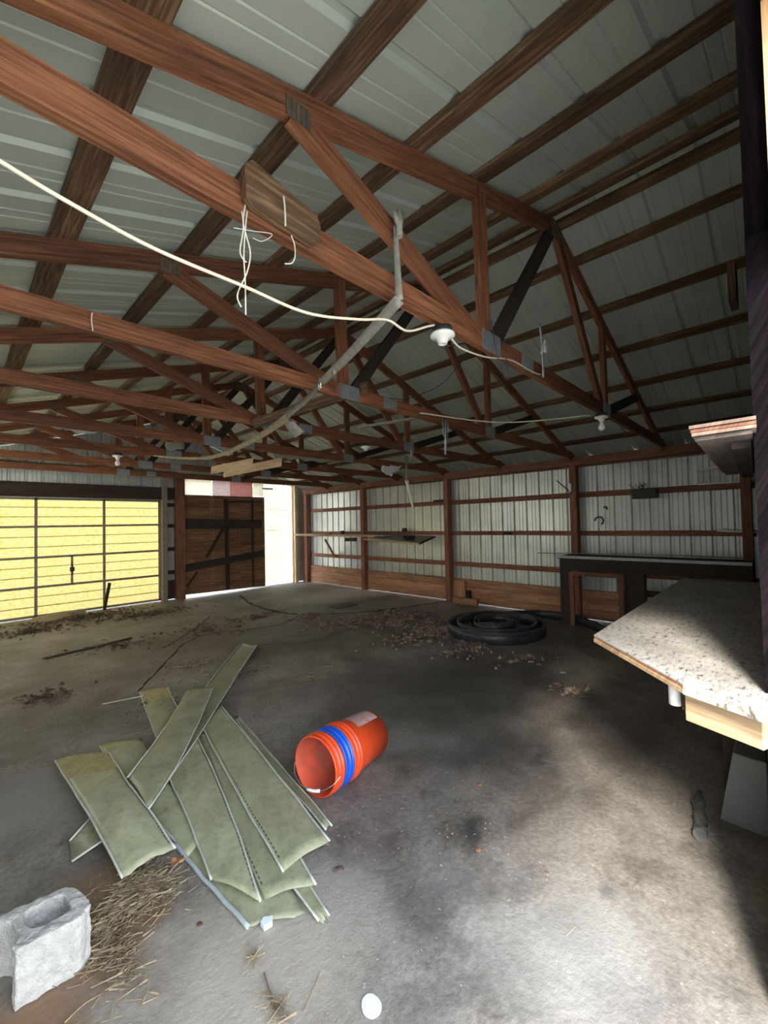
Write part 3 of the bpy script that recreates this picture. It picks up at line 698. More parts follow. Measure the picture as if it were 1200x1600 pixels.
# ------------------------------------------------------------------ right wall things
# long shelf
t = thing('wall_shelf', (6.5, 7, 1.25), 'long grey plank shelf on brackets along the right wall near the corner', 'shelf')
MB().beam((6.55, 9.35, 1.30), (6.55, 6.1, 1.285), .50, .03, side=V(1, 0, 0), rough=.002, n=5).build('shelf_board', M['strap'], t)
MB().beam((6.29, 9.35, 1.295), (6.29, 6.35, 1.28), .03, .05, side=V(1, 0, 0), rough=.002, n=5).build('front_edge', M['pale_wood'], t)
c = [PX(500, 836, 6.8), PX(678, 837, 6.82), PX(657, 850, 6.2), PX(559, 843, 6.2)]
wl_, wr_, fr_, fl_ = c
mb = MB(); 
def slab(mb, q, th, n=V(0, 0, 1)):
    q = [Vector(a) for a in q]; mb.hexa([q[0], q[1], q[1]-n*th, q[0]-n*th, q[3], q[2], q[2]-n*th, q[3]-n*th])
slab(mb, [V(6.82, 5.19, 1.27), V(6.2, 5.06, 1.16), V(6.2, 6.4, 1.24), V(6.82, 6.5, 1.30)], .022); mb.build('shelf_board', M['strap'], t)
MB().beam((6.2, 5.06, 1.135), (6.2, 6.6, 1.215), .03, .03, side=V(1, 0, 0)).build('front_edge', M['pale_wood'], t)
MB().beam((6.82, 5.15, 1.255), (6.2, 5.05, 1.145), .02, .03, side=V(0, 1, 0)).build('end_cleat', M['dark_wood'], t)
MB().beam(PX(508, 843, 6.32), PX(522, 868, 6.8), .03, .05).build('brace', M['pale_wood'], t)
def small_item(nm, px, py, sx, sy, sz, mat, label, x=6.5):
    p = PX(px, py, x); mb = MB()
    mb.lathe((p.x, p.y, p.z-sz/2), (0, 0, 1), [(0, 0), (0, sx*.42), (sz*.3, sx*.5), (sz*.8, sx*.48), (sz, sx*.36), (sz, 0)], 14)
    return tag(mb.build(nm, M[mat]), label, 'clutter', 'small dark things on the wall shelf')
mb = MB(); p = PX(639, 842, 6.35)
mb.lathe((p.x, p.y, p.z-.03), (0, 0, 1), [(0, 0), (0, .07), (.05, .12), (.09, .14), (.08, .13), (.05, .10), (.01, .06), (.01, 0)], 20)
tag(mb.build('dark_bowl', M['box_black']), 'dark round pan standing near the free end of the wall shelf', 'bowl')
small_item('tin_can', 516, 835, .09, .09, .05, 'box_black', 'flat dark tin at the left part of the wall shelf', 6.45)
small_item('tin_can', 535, 832, .10, .1, .09, 'box_black', 'dark can standing on the wall shelf left of the crossing post', 6.45)
small_item('tin_can', 632, 828, .12, .1, .08, 'dk_metal', 'dark can on the girt behind the pan', 6.75)
small_item('tin_can', 593, 836, .14, .1, .04, 'box_black', 'flat dark lid in the middle of the wall shelf', 6.5)
mb = MB().beam(PX(540, 843, 6.25), PX(556, 843, 6.25), .08, .06); tag(mb.build('dark_rag', M['box_black']), 'dark bundle tucked under the shelf edge left of the crossing post', 'bundle')
mb = MB().beam(PX(678, 783, 6.78), PX(693, 782, 6.7), .04, .04); tag(mb.build('wood_cleat', M['dark_wood']), 'small dark peg on the upper girt beside the post by the shelf', 'block')
mb = MB().beam(PX(787, 833, 6.78), PX(797, 833, 6.78), .04, .05); tag(mb.build('wood_cleat', M['dark_wood']), 'small dark block on the middle girt between two posts', 'block')
# loose boards by post C
mb = MB().beam((6.745, 4.53, .0), (6.765, 4.55, .42), .02, .24, side=V(1, 0, 0)); tag(mb.build('leaning_board', M['skirt'], bevel=.003), 'short light brown board standing against the skirt boards right of the post', 'board')
mb = MB().beam((6.70, 4.66, .06), (6.70, 4.12, .06), .05, .12, side=V(1, 0, 0)); tag(mb.build('scrap_board', M['skirt'], bevel=.003), 'brown board end lying on the floor below the short standing board', 'board')
mb = MB().box(6.68, 6.75, 4.28, 4.36, .12, .26, 'z'); tag(mb.build('wood_block', M['dark_wood'], bevel=.003), 'small dark block standing on the board end by the right wall', 'block')

# dark workbench along the right wall
t = thing('workbench', (6.6, 1.4, 0), 'dark wooden workbench with open front along the right wall', 'workbench')
MB().box(6.32, 6.83, .30, 2.50, .965, 1.0, 'y').build('top', M['dark_wood'], t)
MB().box(6.305, 6.32, .30, 2.5, .975, 1.012, 'y').build('top_edging', M['galv'], t)
MB().box(6.35, 6.39, .30, 2.48, .80, .965, 'y').build('apron', M['dark_wood'], t)
for y0, y1 in ((2.34, 2.48), (1.38, 1.62), (.78, .9), (.32, .44)):
    MB().box(6.35, 6.46, y0, y1, 0, .80, 'z').build('leg', M['dark_wood'], t)
for y0 in (2.40, .34): MB().box(6.70, 6.78, y0, y0+.08, 0, .965, 'z').build('leg', M['dark_wood'], t)
MB().box(6.40, 6.44, .9, 1.4, .50, .58, 'y').build('rail', M['dark_wood'], t)
MB().box(6.36, 6.40, .44, 1.4, .08, .30, 'y').build('rail', M['dark_wood'], t)
# light frame leaning in the bench front
t = thing('leaning_frame', (6.3, 1.95, 0), 'light brown timber surround standing in the front of the dark workbench', 'framework')
MB().box(6.30, 6.34, 2.27, 2.33, 0.0, .79, 'z').build('upright', M['wall_wood'], t)
MB().box(6.30, 6.34, 1.62, 1.68, 0.0, .79, 'z').build('upright', M['wall_wood'], t)
MB().box(6.30, 6.34, 1.68, 2.27, .73, .79, 'y').build('top_rail', M['wall_wood'], t)
# rod lying on the bench
mb = MB().tube([PX(840, 864, 6.5), PX(1000, 866, 6.5), PX(1160, 872, 6.5)], .007); tag(mb.build('metal_rod', M['galv']), 'long thin metal rod lying on top of the dark workbench', 'rod')
mb = MB().tube([PX(1120, 829, 6.78), PX(1190, 832, 6.78)], .012); tag(mb.build('white_pipe', M['rack']), 'thin white pipe fixed along the middle girt above the dark workbench', 'pipe')
# wire rack
t = thing('wire_rack', PX(1140, 740, 6.8), 'white wire rack on the upper girt in the near right corner', 'rack')
a0, a1, b0, b1 = PX(1090, 735, 6.78), PX(1182, 720, 6.78), PX(1090, 757, 6.78), PX(1184, 751, 6.78)
mb = MB(); mb.tube([a0, a1], .010); mb.tube([b0, b1], .010); mb.tube([a0, b0], .007); mb.tube([a1, b1], .007)
for k in (1, 2): mb.tube([a0.lerp(b0, k/3), a1.lerp(b1, k/3)], .0035, 6)
mb.build('frame', M['rack'], t)
mb = MB()
for k in range(1, 24): mb.tube([a0.lerp(a1, k/24), b0.lerp(b1, k/24)], .0035, 5)
mb.build('wires', M['rack'], t)
# planter box
t = thing('planter_box', PX(1010, 771, 6.72), 'black box with dried stems on the upper girt of the right wall', 'planter')
p0 = PX(990, 766, 6.72); p1 = PX(1028, 778, 6.72)
MB().box(6.62, 6.80, p1.y, p0.y, p1.z, p0.z, 'y').build('box', M['box_black'], t, bevel=.004)
mb = MB()
for k in range(10):
    c = V(6.7, p0.y-.02-random.random()*.18, p0.z); mb.tube(curve_pts([c, c+V(0, random.uniform(-.06, .06), .05), c+V(0, random.uniform(-.1, .1), random.uniform(.04, .11))], 4), .005, 5)
mb.build('stems', M['plant'], t)
def wall_ring(px, py, r, label, x=6.8):
    p = PX(px, py, x); mb = MB(); mb.tube([p+V(0, r*math.cos(a), r*math.sin(a)) for a in [i*math.pi/9 for i in range(13)]], .012, 8)
    return tag(mb.build('wall_hook', M['dk_metal']), label, 'hook', 'dark hooks on the right wall')
wall_ring(946, 794, .02, 'small dark hook, the upper one on the right wall sheet'); wall_ring(936, 814, .06, 'curved dark hook, the lower one on the right wall sheet')
mb = MB().tube([PX(870, 751, 6.7), PX(890, 768, 6.7)], .009); tag(mb.build('metal_rod', M['dk_metal']), 'short dark rod slanting beside the post above the workbench', 'rod')
mb = MB().box(6.66, 6.68, 2.39, 2.42, 1.98, 2.10, 'z'); tag(mb.build('white_tag', M['white']), 'small white tag on the post above the dark workbench', 'tag')

# ------------------------------------------------------------------ near bench
ZT = 1.0
t = thing('work_table', (2.4, .3, 0), 'weathered white plywood bench with raw orange edge at the right', 'workbench')
c = [PZ(928, 992, ZT), PZ(1067, 1068, ZT), V(1.575, .03, ZT), V(4.57, .18, ZT), V(4.57, .69, ZT)]
c = [V(p.x, p.y, ZT) for p in c]
MB().prism([(p.x, p.y) for p in c][::-1], ZT-.006, ZT).build('top', M['bench_top'], t)
MB().prism([(p.x+(.004 if i < 3 else 0), p.y) for i, p in enumerate(c)][::-1], ZT-.017, ZT-.0062).build('ply_core', M['ply_edge'], t)
MB().prism([(p.x+(-.006 if i < 3 else 0), p.y) for i, p in enumerate(c)][::-1], ZT-.031, ZT-.0172).build('lower_ply', M['pale_wood'], t)
MB().prism([(c[1].x-.006, c[1].y), (c[2].x-.008, c[2].y), (c[2].x+.02, c[2].y), (c[1].x+.02, c[1].y-.005)], ZT-.033, ZT-.0003).build('peeling_edge', M['bench_top'], t)
a = PZ(1078, 1082, ZT-.035); 
e0 = V(1.72, .262, ZT-.085); e1 = V(1.645, .065, ZT-.085)
MB().beam((1.745, .262, ZT-.085), (1.665, .064, ZT-.085), .04, .105, side=V(1, 0, 0), rough=.0).build('apron', M['pale_wood'], t, bevel=.003)
MB().beam((1.76, .262, ZT-.075), (4.5, .33, ZT-.075), .04, .085, side=V(0, 1, 0)).build('rail', M['dark_wood'], t)
MB().box(2.9, 2.99, .2, .29, 0, ZT-.034, 'z').build('leg', M['dark_wood'], t)
MB().box(4.4, 4.49, .2, .29, 0, ZT-.034, 'z').build('leg', M['dark_wood'], t)
p = PZ(1068, 1092, ZT-.09)
mb = MB().lathe((1.80, .31, ZT-.034), (0, 0, -1), [(0, 0), (0, .019), (.085, .019), (.085, .016), (.01, .016), (.01, 0)], 18)
tag(mb.build('pipe_stub', M['hdpe_white']), 'short grey white pipe stub under the raw edge of the plywood bench', 'pipe')
# grey box under the bench
mb = MB()
mb.hexa([V(2.73, .298, .003), V(2.72, .112, .003), V(3.25, .13, .003), V(3.25, .30, .003), V(2.73, .236, .36), V(2.72, .108, .36), V(3.25, .128, .36), V(3.25, .24, .36)])
tag(mb.build('grey_box', M['panelgrey'], bevel=.006), 'grey box with sloping side standing on the floor under the bench', 'box')
# shelf above
t = thing('plywood_shelf', (1.7, .12, 1.84), 'layered plywood shelf jutting out from the wall at the right edge', 'shelf')
zz = 1.55+.293
for k in range(3):
    z0 = zz-.012*(k+1); dx = .004*random.uniform(-1, 1)
    MB().prism([(1.655+dx, .218-.003*k), (1.64+dx, .055), (3.2, .125), (3.2, .27)], z0+.0012, z0+.0112).build('ply_layer', M['wall_wood' if k == 1 else 'shelf_edge'], t)
MB().prism([(1.67, .205), (1.65, .065), (3.2, .125), (3.2, .25)], zz-.050, zz-.0372).build('underside_board', M['shelf_under'], t)
MB().beam((1.80, .10, zz-.062), (3.2, .155, zz-.062), .05, .022).build('cleat', M['dark_wood'], t)

# ------------------------------------------------------------------ siding strips on the floor
def zz_(u, v, z): return PZ(60+u/2.4, 980+v/2.4, z)
def interp(P, t):
    L = [0]
    for a, b_ in zip(P[:-1], P[1:]): L.append(L[-1]+(b_-a).length)
    s = t*L[-1]
    for i in range(len(P)-1):
        if s <= L[i+1] or i == len(P)-2:
            q = (s-L[i])/max(L[i+1]-L[i], 1e-9); return P[i].lerp(P[i+1], q)
def strip(left, right, z, label, lips=(1, 1), slots=None, faded=None, n=26, zf=None, blue=False, crown=.01, torn=None):
    zfun = zf or (lambda t: z)
    # left / right: crop coordinates from start to end
    def line(P):
        m = len(P); return [zz_(u, v, zfun(i/(m-1))) for i, (u, v) in enumerate(P)]
    Lp, Rp = line(left), line(right)
    c0 = (Lp[0]+Rp[-1])/2
    t = thing('vinyl_siding_strip', (c0.x, c0.y, 0), label, 'siding strip', 'olive siding strips piled on the floor')
    rows = []; m = 8
    for i in range(n+1):
        a, b_ = interp(Lp, i/n), interp(Rp, i/n); row = []
        for j in range(m+1):
            f = j/m; p = a.lerp(b_, f); hh = crown*math.sin(math.pi*f)+(.004 if .30 < f < .36 or .64 < f < .7 else 0)
            row.append(p+V(0, 0, hh+.0025*math.sin(i*.9+j)))
        rows.append(row)
    if torn:
        for j in range(m+1): rows[-1][j] = rows[-1][j].lerp(rows[-2][j], random.random()*torn); rows[0][j] = rows[0][j].lerp(rows[1][j], random.random()*torn*.6)
    pn = MB().grid(rows).build('panel', M['vinyl'], t, solid=.0025)
    for k, e in ((0, 0), (1, m)):
        if lips[k]:
            MB().tube([r[e]+V(0, 0, .002) for r in rows], .0052 if lips[k] == 1 else .010, 6).build('edge_lip', M['vinyl_lip_blue' if lips[k] == 2 else 'vinyl_lip'], t)
    if slots is not None:
        mb = MB(); f = .05 if slots == 0 else .95
        for i in range(2, n*2-2):
            q = i/2; i0 = int(q); 
            def at(qq, ff):
                k0 = min(int(qq), n-1); w_ = qq-k0; r = rows[k0]; r2 = rows[k0+1]; j = ff*m; j0 = int(j)
                p = r[j0].lerp(r[min(j0+1, m)], j-j0); p2 = r2[j0].lerp(r2[min(j0+1, m)], j-j0); return p.lerp(p2, w_)
            a = at(q, f); b_ = at(q+.30, f); s = (at(q, f+.03)-a)*.55; zup = V(0, 0, .0022)
            b0 = len(mb.v); mb.v += [tuple(a+zup), tuple(b_+zup), tuple(b_+s+zup), tuple(a+s+zup)]; mb.face((b0, b0+1, b0+2, b0+3))
        mb.build('nail_slots', M['crack'], t).parent = pn
    if faded:
        k = int(faded*n)+1
        MB().grid([[p+V(0, 0, .0022) for p in r] for r in rows[:k+1]]).build('faded_end', M['vinyl_faded'], t).parent = pn
    return t
# lowest first
strip([(380, 245), (415, 340), (445, 420), (560, 620)], [(485, 228), (520, 300), (570, 390), (680, 560)], .006, 'olive siding strip whose straw-yellow upper end sticks out left of the crossing strips', faded=.15)
strip([(510, 810), (600, 920), (700, 1030), (790, 1128)], [(700, 600), (830, 800), (930, 950), (1010, 1085)], .008, 'olive siding strip at the bottom of the pile with thick blue-grey left edge', lips=(2, 0), torn=.5)
strip([(560, 400), (740, 700), (880, 880), (1065, 1118)], [(640, 380), (820, 680), (960, 880), (1102, 1102)], .014, 'narrow olive siding strip ending in the lowest right corner of the pile', slots=1, torn=.4)
strip([(735, 340), (900, 560), (1010, 680), (1078, 758)], [(748, 335), (930, 545), (1040, 670), (1100, 745)], .006, 'thin olive siding strip sticking out along the right side of the pile by the bucket')
strip([(230, 445), (290, 560), (420, 700), (560, 860)], [(390, 420), (440, 540), (560, 640), (660, 760)], .012, 'dull olive siding strip mostly hidden behind the big left strip', lips=(1, 0))
strip([(600, 390), (650, 520), (740, 780), (850, 1020)], [(700, 420), (830, 600), (940, 790), (1040, 965)], .028, 'olive siding strip under the right shiny strip, with pale corner at its lower right', lips=(0, 1), slots=0)
strip([(480, 545), (555, 700), (600, 820), (648, 945)], [(590, 400), (660, 545), (750, 770), (832, 1028)], .034, 'central olive siding strip with white left edge and slotted right edge', lips=(1, 1), slots=1)
strip([(615, 375), (680, 500), (790, 700), (918, 915)], [(680, 288), (790, 420), (950, 620), (1092, 802)], .045, 'shiny olive siding strip at the right of the pile, lit by reflections', slots=0)
strip([(762, 58), (700, 130), (630, 220), (520, 400), (335, 560), (118, 800)], [(820, 68), (745, 180), (680, 285), (560, 470), (415, 680), (125, 880)], .04, 'long curved olive siding strip arching away from the camera at the top of the pile', zf=lambda t: .05+.03*math.sin(t*3.1)-.03*t, crown=-.01)
strip([(560, 238), (480, 370), (400, 480), (335, 562)], [(655, 226), (600, 360), (515, 530), (415, 680)], .085, 'olive siding strip with bright white right edge lying crosswise on top of the pile', lips=(1, 1), zf=lambda t: .08+.015*math.sin(t*3), )
strip([(60, 500), (130, 610), (210, 740), (318, 945)], [(265, 470), (340, 590), (420, 690), (515, 832)], .065, 'big olive siding strip at the left with a straw-yellow upper end', slots=1, faded=.24, zf=lambda t: .04+.04*math.sin(t*3.1), crown=.015, torn=.2)

# ------------------------------------------------------------------ buckets
def bucket(rimc, ax, label, mat, inner, hide=0, handle=False, lab=False, sc=1.0):
    # rimc: centre of rim, ax: direction from rim to base
    ax = Vector(ax).normalized(); t = thing('plastic_bucket', (rimc.x, rimc.y, 0), label, 'bucket', 'nested buckets')
    L = .335*sc; R0 = .150*sc; R1 = .131*sc
    pr = [(0, R0-.003), (0, R0+.003), (.006, R0+.005), (.012, R0+.004), (.018, R0+.0), (.036, R0+.0), (.038, R0+.007), (.044, R0+.007), (.046, R0-.001), (.064, R0-.001), (.066, R0+.006), (.072, R0+.006), (.074, R0-.003), (.09, R0-.005), (L, R1), (L, 0)]
    MB().lathe(rimc, ax, pr, 48).build('body', M[mat], t)
    MB().lathe(rimc, ax, [(0.0, R0-.003), (.09, R0-.009), (L-.006, R1-.004), (L-.006, 0)], 48).build('inner_wall', M[inner], t)
    if handle:
        u = ax.cross(V(0, 0, 1)).normalized(); b_ = ax.cross(u).normalized()
        pts = []
        for i in range(25):
            a = math.pi*i/24
            # bail fallen forward and down in front of the opening
            p = rimc+ax*.03+u*math.cos(a)*(R0+.012)
            drop = math.sin(a)*.155
            pts.append(p-ax*drop*.62+V(0, 0, -1)*drop*.60)
        hd = MB().tube(pts, .0022, 6).build('wire_handle', M['chrome'], t)
        g = pts[8:13]; gr = MB().tube(g, .0085, 10).build('handle_grip', M['hdpe_white'], t); gr.parent = hd
    if lab:
        a = V(0, 0, 1); u = ax.cross(a).normalized(); b_ = u.cross(ax).normalized(); rows = []
        for i in range(9):
            d_ = .14+(L-.16)*i/8; R = R0-.005+(R1-R0+.005)*(d_-.09)/(L-.09)+.0015
            rows.append([rimc+ax*d_+(u*math.cos(an)+b_*math.sin(an))*R for an in [math.radians(60+k*7) for k in range(10)]])
        MB().grid(rows).build('worn_label', M['label_grey'], t)
    return t
SCB = 1.07
rimb = PZ(491, 1246, 0.0); base = PZ(577, 1180, 0.0)
dirf = V(base.x-rimb.x, base.y-rimb.y, 0).normalized()
tilt = math.radians(3.0)
ax = (dirf*math.cos(tilt)+V(0, 0, -1)*math.sin(tilt)).normalized()
upv = (V(0, 0, 1)-ax*ax.z).normalized()
rc = V(rimb.x, rimb.y, 0)+upv*(.157*SCB)
bucket(rc, ax, 'front orange bucket lying on its side, its open mouth facing the camera', 'orange', 'orange_in', handle=True, sc=SCB)
bucket(rc+ax*.085, ax, 'blue bucket of which a band shows between the two orange buckets', 'blue', 'blue', sc=SCB*1.012)
bucket(rc+ax*.160, ax, 'rear orange bucket with worn grey label, its base pointing away', 'orange', 'orange_in', lab=True, sc=SCB*1.02)

# ------------------------------------------------------------------ cinder block
bN, bR, bB, bA = V(.150, 1.842, 0), V(.352, 1.835, 0), V(.335, 2.035, 0), V(.115, 2.055, 0)
def bl(u, v): return (bN.lerp(bR, u)).lerp(bA.lerp(bB, u), v)     # u along N->R, v towards back
outer = []
def seg(a, b_, n=6, j=.004):
    for i in range(n):
        p = bl(*(Vector((a[0]+(b_[0]-a[0])*i/n, a[1]+(b_[1]-a[1])*i/n)))); outer.append((p.x+random.uniform(-j, j), p.y+random.uniform(-j, j)))
seg((0, 0), (.86, -.02), 8, .002); seg((.86, -.02), (1.02, .16), 3, .004); seg((1.02, .16), (1.06, .45), 4, .006); seg((1.06, .45), (.9, .95), 5, .006); seg((.9, .95), (.0, 1), 8, .002)
seg((0, 1), (0, .86), 2, .001); seg((0, .86), (.13, .72), 3, .001); seg((.13, .72), (.13, .28), 4, .001); seg((.13, .28), (0, .14), 3, .001); seg((0, .14), (0, 0), 2, .001)
hole = []
nh = len(outer)
for i in range(24):
    a = 2*math.pi*i/24; cx = .54+.28*math.copysign(abs(math.cos(a))**.5, math.cos(a)); cy = .54+.28*math.copysign(abs(math.sin(a))**.5, math.sin(a))
    p = bl(cx, cy); hole.append((p.x, p.y))
import bmesh
bm = bmesh.new(); zt_ = .192
def ring(pts, z): return [bm.verts.new((x, y, z)) for x, y in pts]
to, bo, th_, bh = ring(outer, zt_), ring(outer, 0.002), ring(hole, zt_), ring(hole, .002)
for R_ in ((to, bo), (bh, th_)):
    a, b_ = R_; n_ = len(a)
    for i in range(n_): bm.faces.new((a[i], b_[i], b_[(i+1) % n_], a[(i+1) % n_]))
def loop_edges(r): return [bm.edges.get((r[i], r[(i+1) % len(r)])) for i in range(len(r))]
bmesh.ops.triangle_fill(bm, edges=loop_edges(to)+loop_edges(th_), use_beauty=True)
bmesh.ops.triangle_fill(bm, edges=loop_edges(bo)+loop_edges(bh), use_beauty=True)
bmesh.ops.recalc_face_normals(bm, faces=bm.faces)
me = bpy.data.meshes.new('cinder_block'); bm.to_mesh(me); bm.free(); me.materials.append(M['block'])
o = bpy.data.objects.new('cinder_block', me); COL.objects.link(o)
tag(o, 'broken grey concrete block with one open core in the lower left corner', 'concrete block')
m_ = o.modifiers.new('remesh', 'REMESH'); m_.mode = 'VOXEL'; m_.voxel_size = .0035
tx = bpy.data.textures.new('rough', 'CLOUDS'); tx.noise_scale = .035; tx.noise_depth = 4
m_ = o.modifiers.new('rough', 'DISPLACE'); m_.texture = tx; m_.strength = .012; m_.mid_level = .55; m_.texture_coords = 'GLOBAL'

# ------------------------------------------------------------------ black coil
t = thing('edging_coil', (5.3, 2.95, 0), 'coil of black plastic edging lying on the floor by the right wall', 'edging coil')
ce = PZ(793, 985, .05); cx, cy = 5.32, 2.98
def band(name, f, a0, a1, z0, z1, n=90, mat='black_plastic', bead=.006, th=.006):
    rows = []; top = []
    for i in range(n+1):
        a = a0+(a1-a0)*i/n; x, y = f(a, i/n); lo = z0(i/n) if callable(z0) else z0; hi = z1(i/n) if callable(z1) else z1
        rows.append([V(x, y, lo), V(x, y, (lo+hi)/2), V(x, y, hi)]); top.append(V(x, y, hi))
    bn = MB().grid(rows).build(name, M[mat], t, solid=th)
    if bead: MB().tube(top, bead, 8).build('top_bead', M['coil_rim'], t).parent = bn
band('coil_band', lambda a, s: (cx+(.72-.05*s)*math.cos(a), cy+(.66-.05*s)*math.sin(a)), 0, 4*math.pi, .0, .14)
band('coil_band', lambda a, s: (cx+.04+(.60-.03*s)*math.cos(a), cy+.02+(.54-.03*s)*math.sin(a)), 1.2, 1.2+3.6*math.pi, .01, lambda s: .15)
band('coil_band', lambda a, s: (cx-.02+(.34-.08*s)*math.cos(a), cy+.0+(.30-.08*s)*math.sin(a)), .5, .5+3*math.pi, .06, lambda s: .17+.02*math.sin(s*20))
# torn teeth on the inner band
mb = MB()
for k in range(7):
    a = math.pi+.5+k*.22; x, y = cx+.33*math.cos(a), cy+.29*math.sin(a); b0 = len(mb.v)
    mb.v += [(x, y, .15), (x+.05*math.cos(a+1.4), y+.05*math.sin(a+1.4), .15), (x+.02*math.cos(a), y+.02*math.sin(a), .23)]; mb.face((b0, b0+1, b0+2))
mb.build('torn_teeth', M['black_plastic'], t, solid=.004)
tail = curve_pts([PZ(780, 968, .0), PZ(850, 966, 0), PZ(905, 976, 0), PZ(950, 995, 0), PZ(985, 1020, 0)], 10)
rows = [[p, p+V(0, 0, .06), p+V(0, 0, .12)] for p in tail]; MB().grid(rows).build('loose_end', M['black_plastic'], t, solid=.006)
MB().tube([p+V(0, 0, .12) for p in tail], .006, 8).build('top_bead', M['black_plastic'], t)

# ------------------------------------------------------------------ floor litter
# paper disc
t = PZ(581, 1575); mb = MB()
pts = []
for i in range(28):
    a = 2*math.pi*i/28; r = .031*(1+.25*max(0, math.cos(a-1.2))**3+random.uniform(-.02, .02)); pts.append((t.x+r*math.cos(a), t.y+r*1.05*math.sin(a)))
mb.prism(pts, .002, .004); tag(mb.build('paper_disc', M['paper']), 'small white disc lying alone on the concrete in the foreground', 'disc')
def litter_leaf(px, py, s, mat, label, nm='dry_leaf', cat='leaf', g=None):
    c = PZ(px, py); mb = MB(); a0 = random.random()*6; rows = []
    for i in range(5):
        w_ = s*.4*math.sin(math.pi*(i+.3)/4.6)+.002; x = (i/4-.5)*s; row = []
        for j in (-1, 0, 1):
            lx, ly = x, j*w_; row.append(V(c.x+lx*math.cos(a0)-ly*math.sin(a0), c.y+lx*math.sin(a0)+ly*math.cos(a0), .006+abs(j)*s*.12+random.random()*s*.08))
        rows.append(row)
    return tag(MB().grid(rows).build(nm, M[mat], solid=.001), label, cat, g)
M['leaf_orange'] = plain('orange_leaf', (.50, .24, .12), .8, 0, .3, 30, .2)
M['leaf_red'] = plain('reddish_chip', (.22, .10, .07), .8, 0, .3, 30, .2)
litter_leaf(749, 1229, .035, 'leaf_orange', 'small orange leaf on the dark concrete right of the bucket')
litter_leaf(748, 1331, .03, 'leaf_orange', 'small orange leaf below the dark stain in the foreground')
litter_leaf(312, 1447, .022, 'leaf_red', 'flat reddish chip on the concrete below the siding pile')
litter_leaf(905, 1078, .05, 'leaf_orange', 'brown leaf on the floor left of the plywood bench')
litter_leaf(530, 1362, .045, 'leaf', 'crumpled brown leaf right of the siding pile')
litter_leaf(854, 1368, .025, 'leaf', 'faded brown leaf beside the curved stain')
litter_leaf(880, 1053, .06, 'hdpe_white', 'whitish scrap on the floor in front of the plywood bench', 'paper_scrap', 'scrap')
litter_leaf(830, 1036, .07, 'hdpe_white', 'white scrap on the floor in front of the black coil', 'paper_scrap', 'scrap')
c = PZ(277, 1342, .09); mb = MB(); rows = []
for i in range(6):
    rows.append([V(c.x+(i-2.5)*.010+random.uniform(-.003, .003), c.y+(j-2.5)*.010+random.uniform(-.003, .003), .085+random.uniform(-.010, .010)) for j in range(6)])
tag(MB().grid(rows).build('dry_leaf', M['leaf_orange'], solid=.001), 'crumpled orange-brown leaf on the corner of the big left siding strip', 'leaf')
c = PZ(416, 1446); mb = MB(); mb.prism([(c.x-.02, c.y-.02), (c.x+.012, c.y-.025), (c.x+.028, c.y), (c.x+.0, c.y+.022), (c.x-.02, c.y+.01)], .002, .022)
tag(mb.build('white_chip', M['paper'], bevel=.003), 'small bluish white chip at the bottom tip of the siding pile', 'chip')
# clear crushed bottle
p0 = PZ(1096, 1305, .03); p1 = PZ(1092, 1235, .03)
mb = MB(); d_ = p1-p0; pts = []; rr = []
for i in range(13):
    s = i/12; pts.append(p0+d_*s+V(random.uniform(-.008, .008), random.uniform(-.006, .006), 0)); rr.append((.028 if s < .65 else .028*(1-(s-.65)/.35)+.010)*random.uniform(.75, 1.1))
mb.tube(pts, rr, 9); tag(mb.build('crushed_bottle', M['clear']), 'crushed dull plastic bottle on the floor left of the grey box', 'bottle')
# bit of board on floor at the left and stone
pts = curve_pts([PZ(72, 1030), PZ(110, 1021), PZ(150, 1012), PZ(205, 998)], 5)
mb = MB()
for a, b_ in zip(pts[:-1], pts[1:]): mb.beam(a+V(0, 0, .012), b_+V(0, 0, .012), .045, .02)
tag(mb.build('dark_stick', M['dark_wood']), 'long dark slightly bent stick lying on the floor before the yellow door', 'stick')
c = PZ(80, 968); mb = MB(); rows = []
for i in range(9):
    th = math.pi*i/8*.5+.0; rows.append([V(c.x+.30*math.cos(a)*math.cos(th)*(1+.1*math.sin(3*a)), c.y+.17*math.sin(a)*math.cos(th), .10*math.sin(th)+.001) for a in [k*2*math.pi/20 for k in range(21)]])
tag(MB().grid(rows).build('flat_stone', M['stone']), 'flat pale stone lying on the floor in front of the yellow door', 'stone')
mb = MB(); c = PZ(535, 947); 
for k in range(9): mb.beam((c.x-.22+k*.055, c.y-.16, .008+.003*(k % 2)), (c.x-.18+k*.055, c.y+.16, .008), .045, .01, side=V(1, 0, 0))
tag(mb.build('wire_mat', M['dk_metal']), 'flat dark grate-like mat lying on the pale concrete near the right wall', 'mat')
# cracks (part of the floor)
def crack(P, w):
    pts = curve_pts([PZ(*q) for q in P], 7); rows = []
    for i, p in enumerate(pts):
        t_ = (pts[min(i+1, len(pts)-1)]-pts[max(i-1, 0)]).normalized(); s_ = V(-t_.y, t_.x, 0); ww = w*random.uniform(.4, 1.3); p = p+s_*random.uniform(-w, w)*.8
        rows.append([p-s_*ww+V(0, 0, .0015), p+s_*ww+V(0, 0, .0015)])
    MB().grid(rows, False).build('crack', M['crack'], floor)
crack([(375, 930), (395, 945), (430, 955), (470, 960), (560, 957), (640, 948), (697, 940)], .034)
crack([(470, 960), (440, 975), (380, 985), (330, 990), (290, 1005), (250, 1045), (215, 1080)], .014)
crack([(400, 1010), (430, 1006), (500, 1000), (560, 975)], .008)
crack([(330, 962), (300, 985), (262, 1010)], .01)
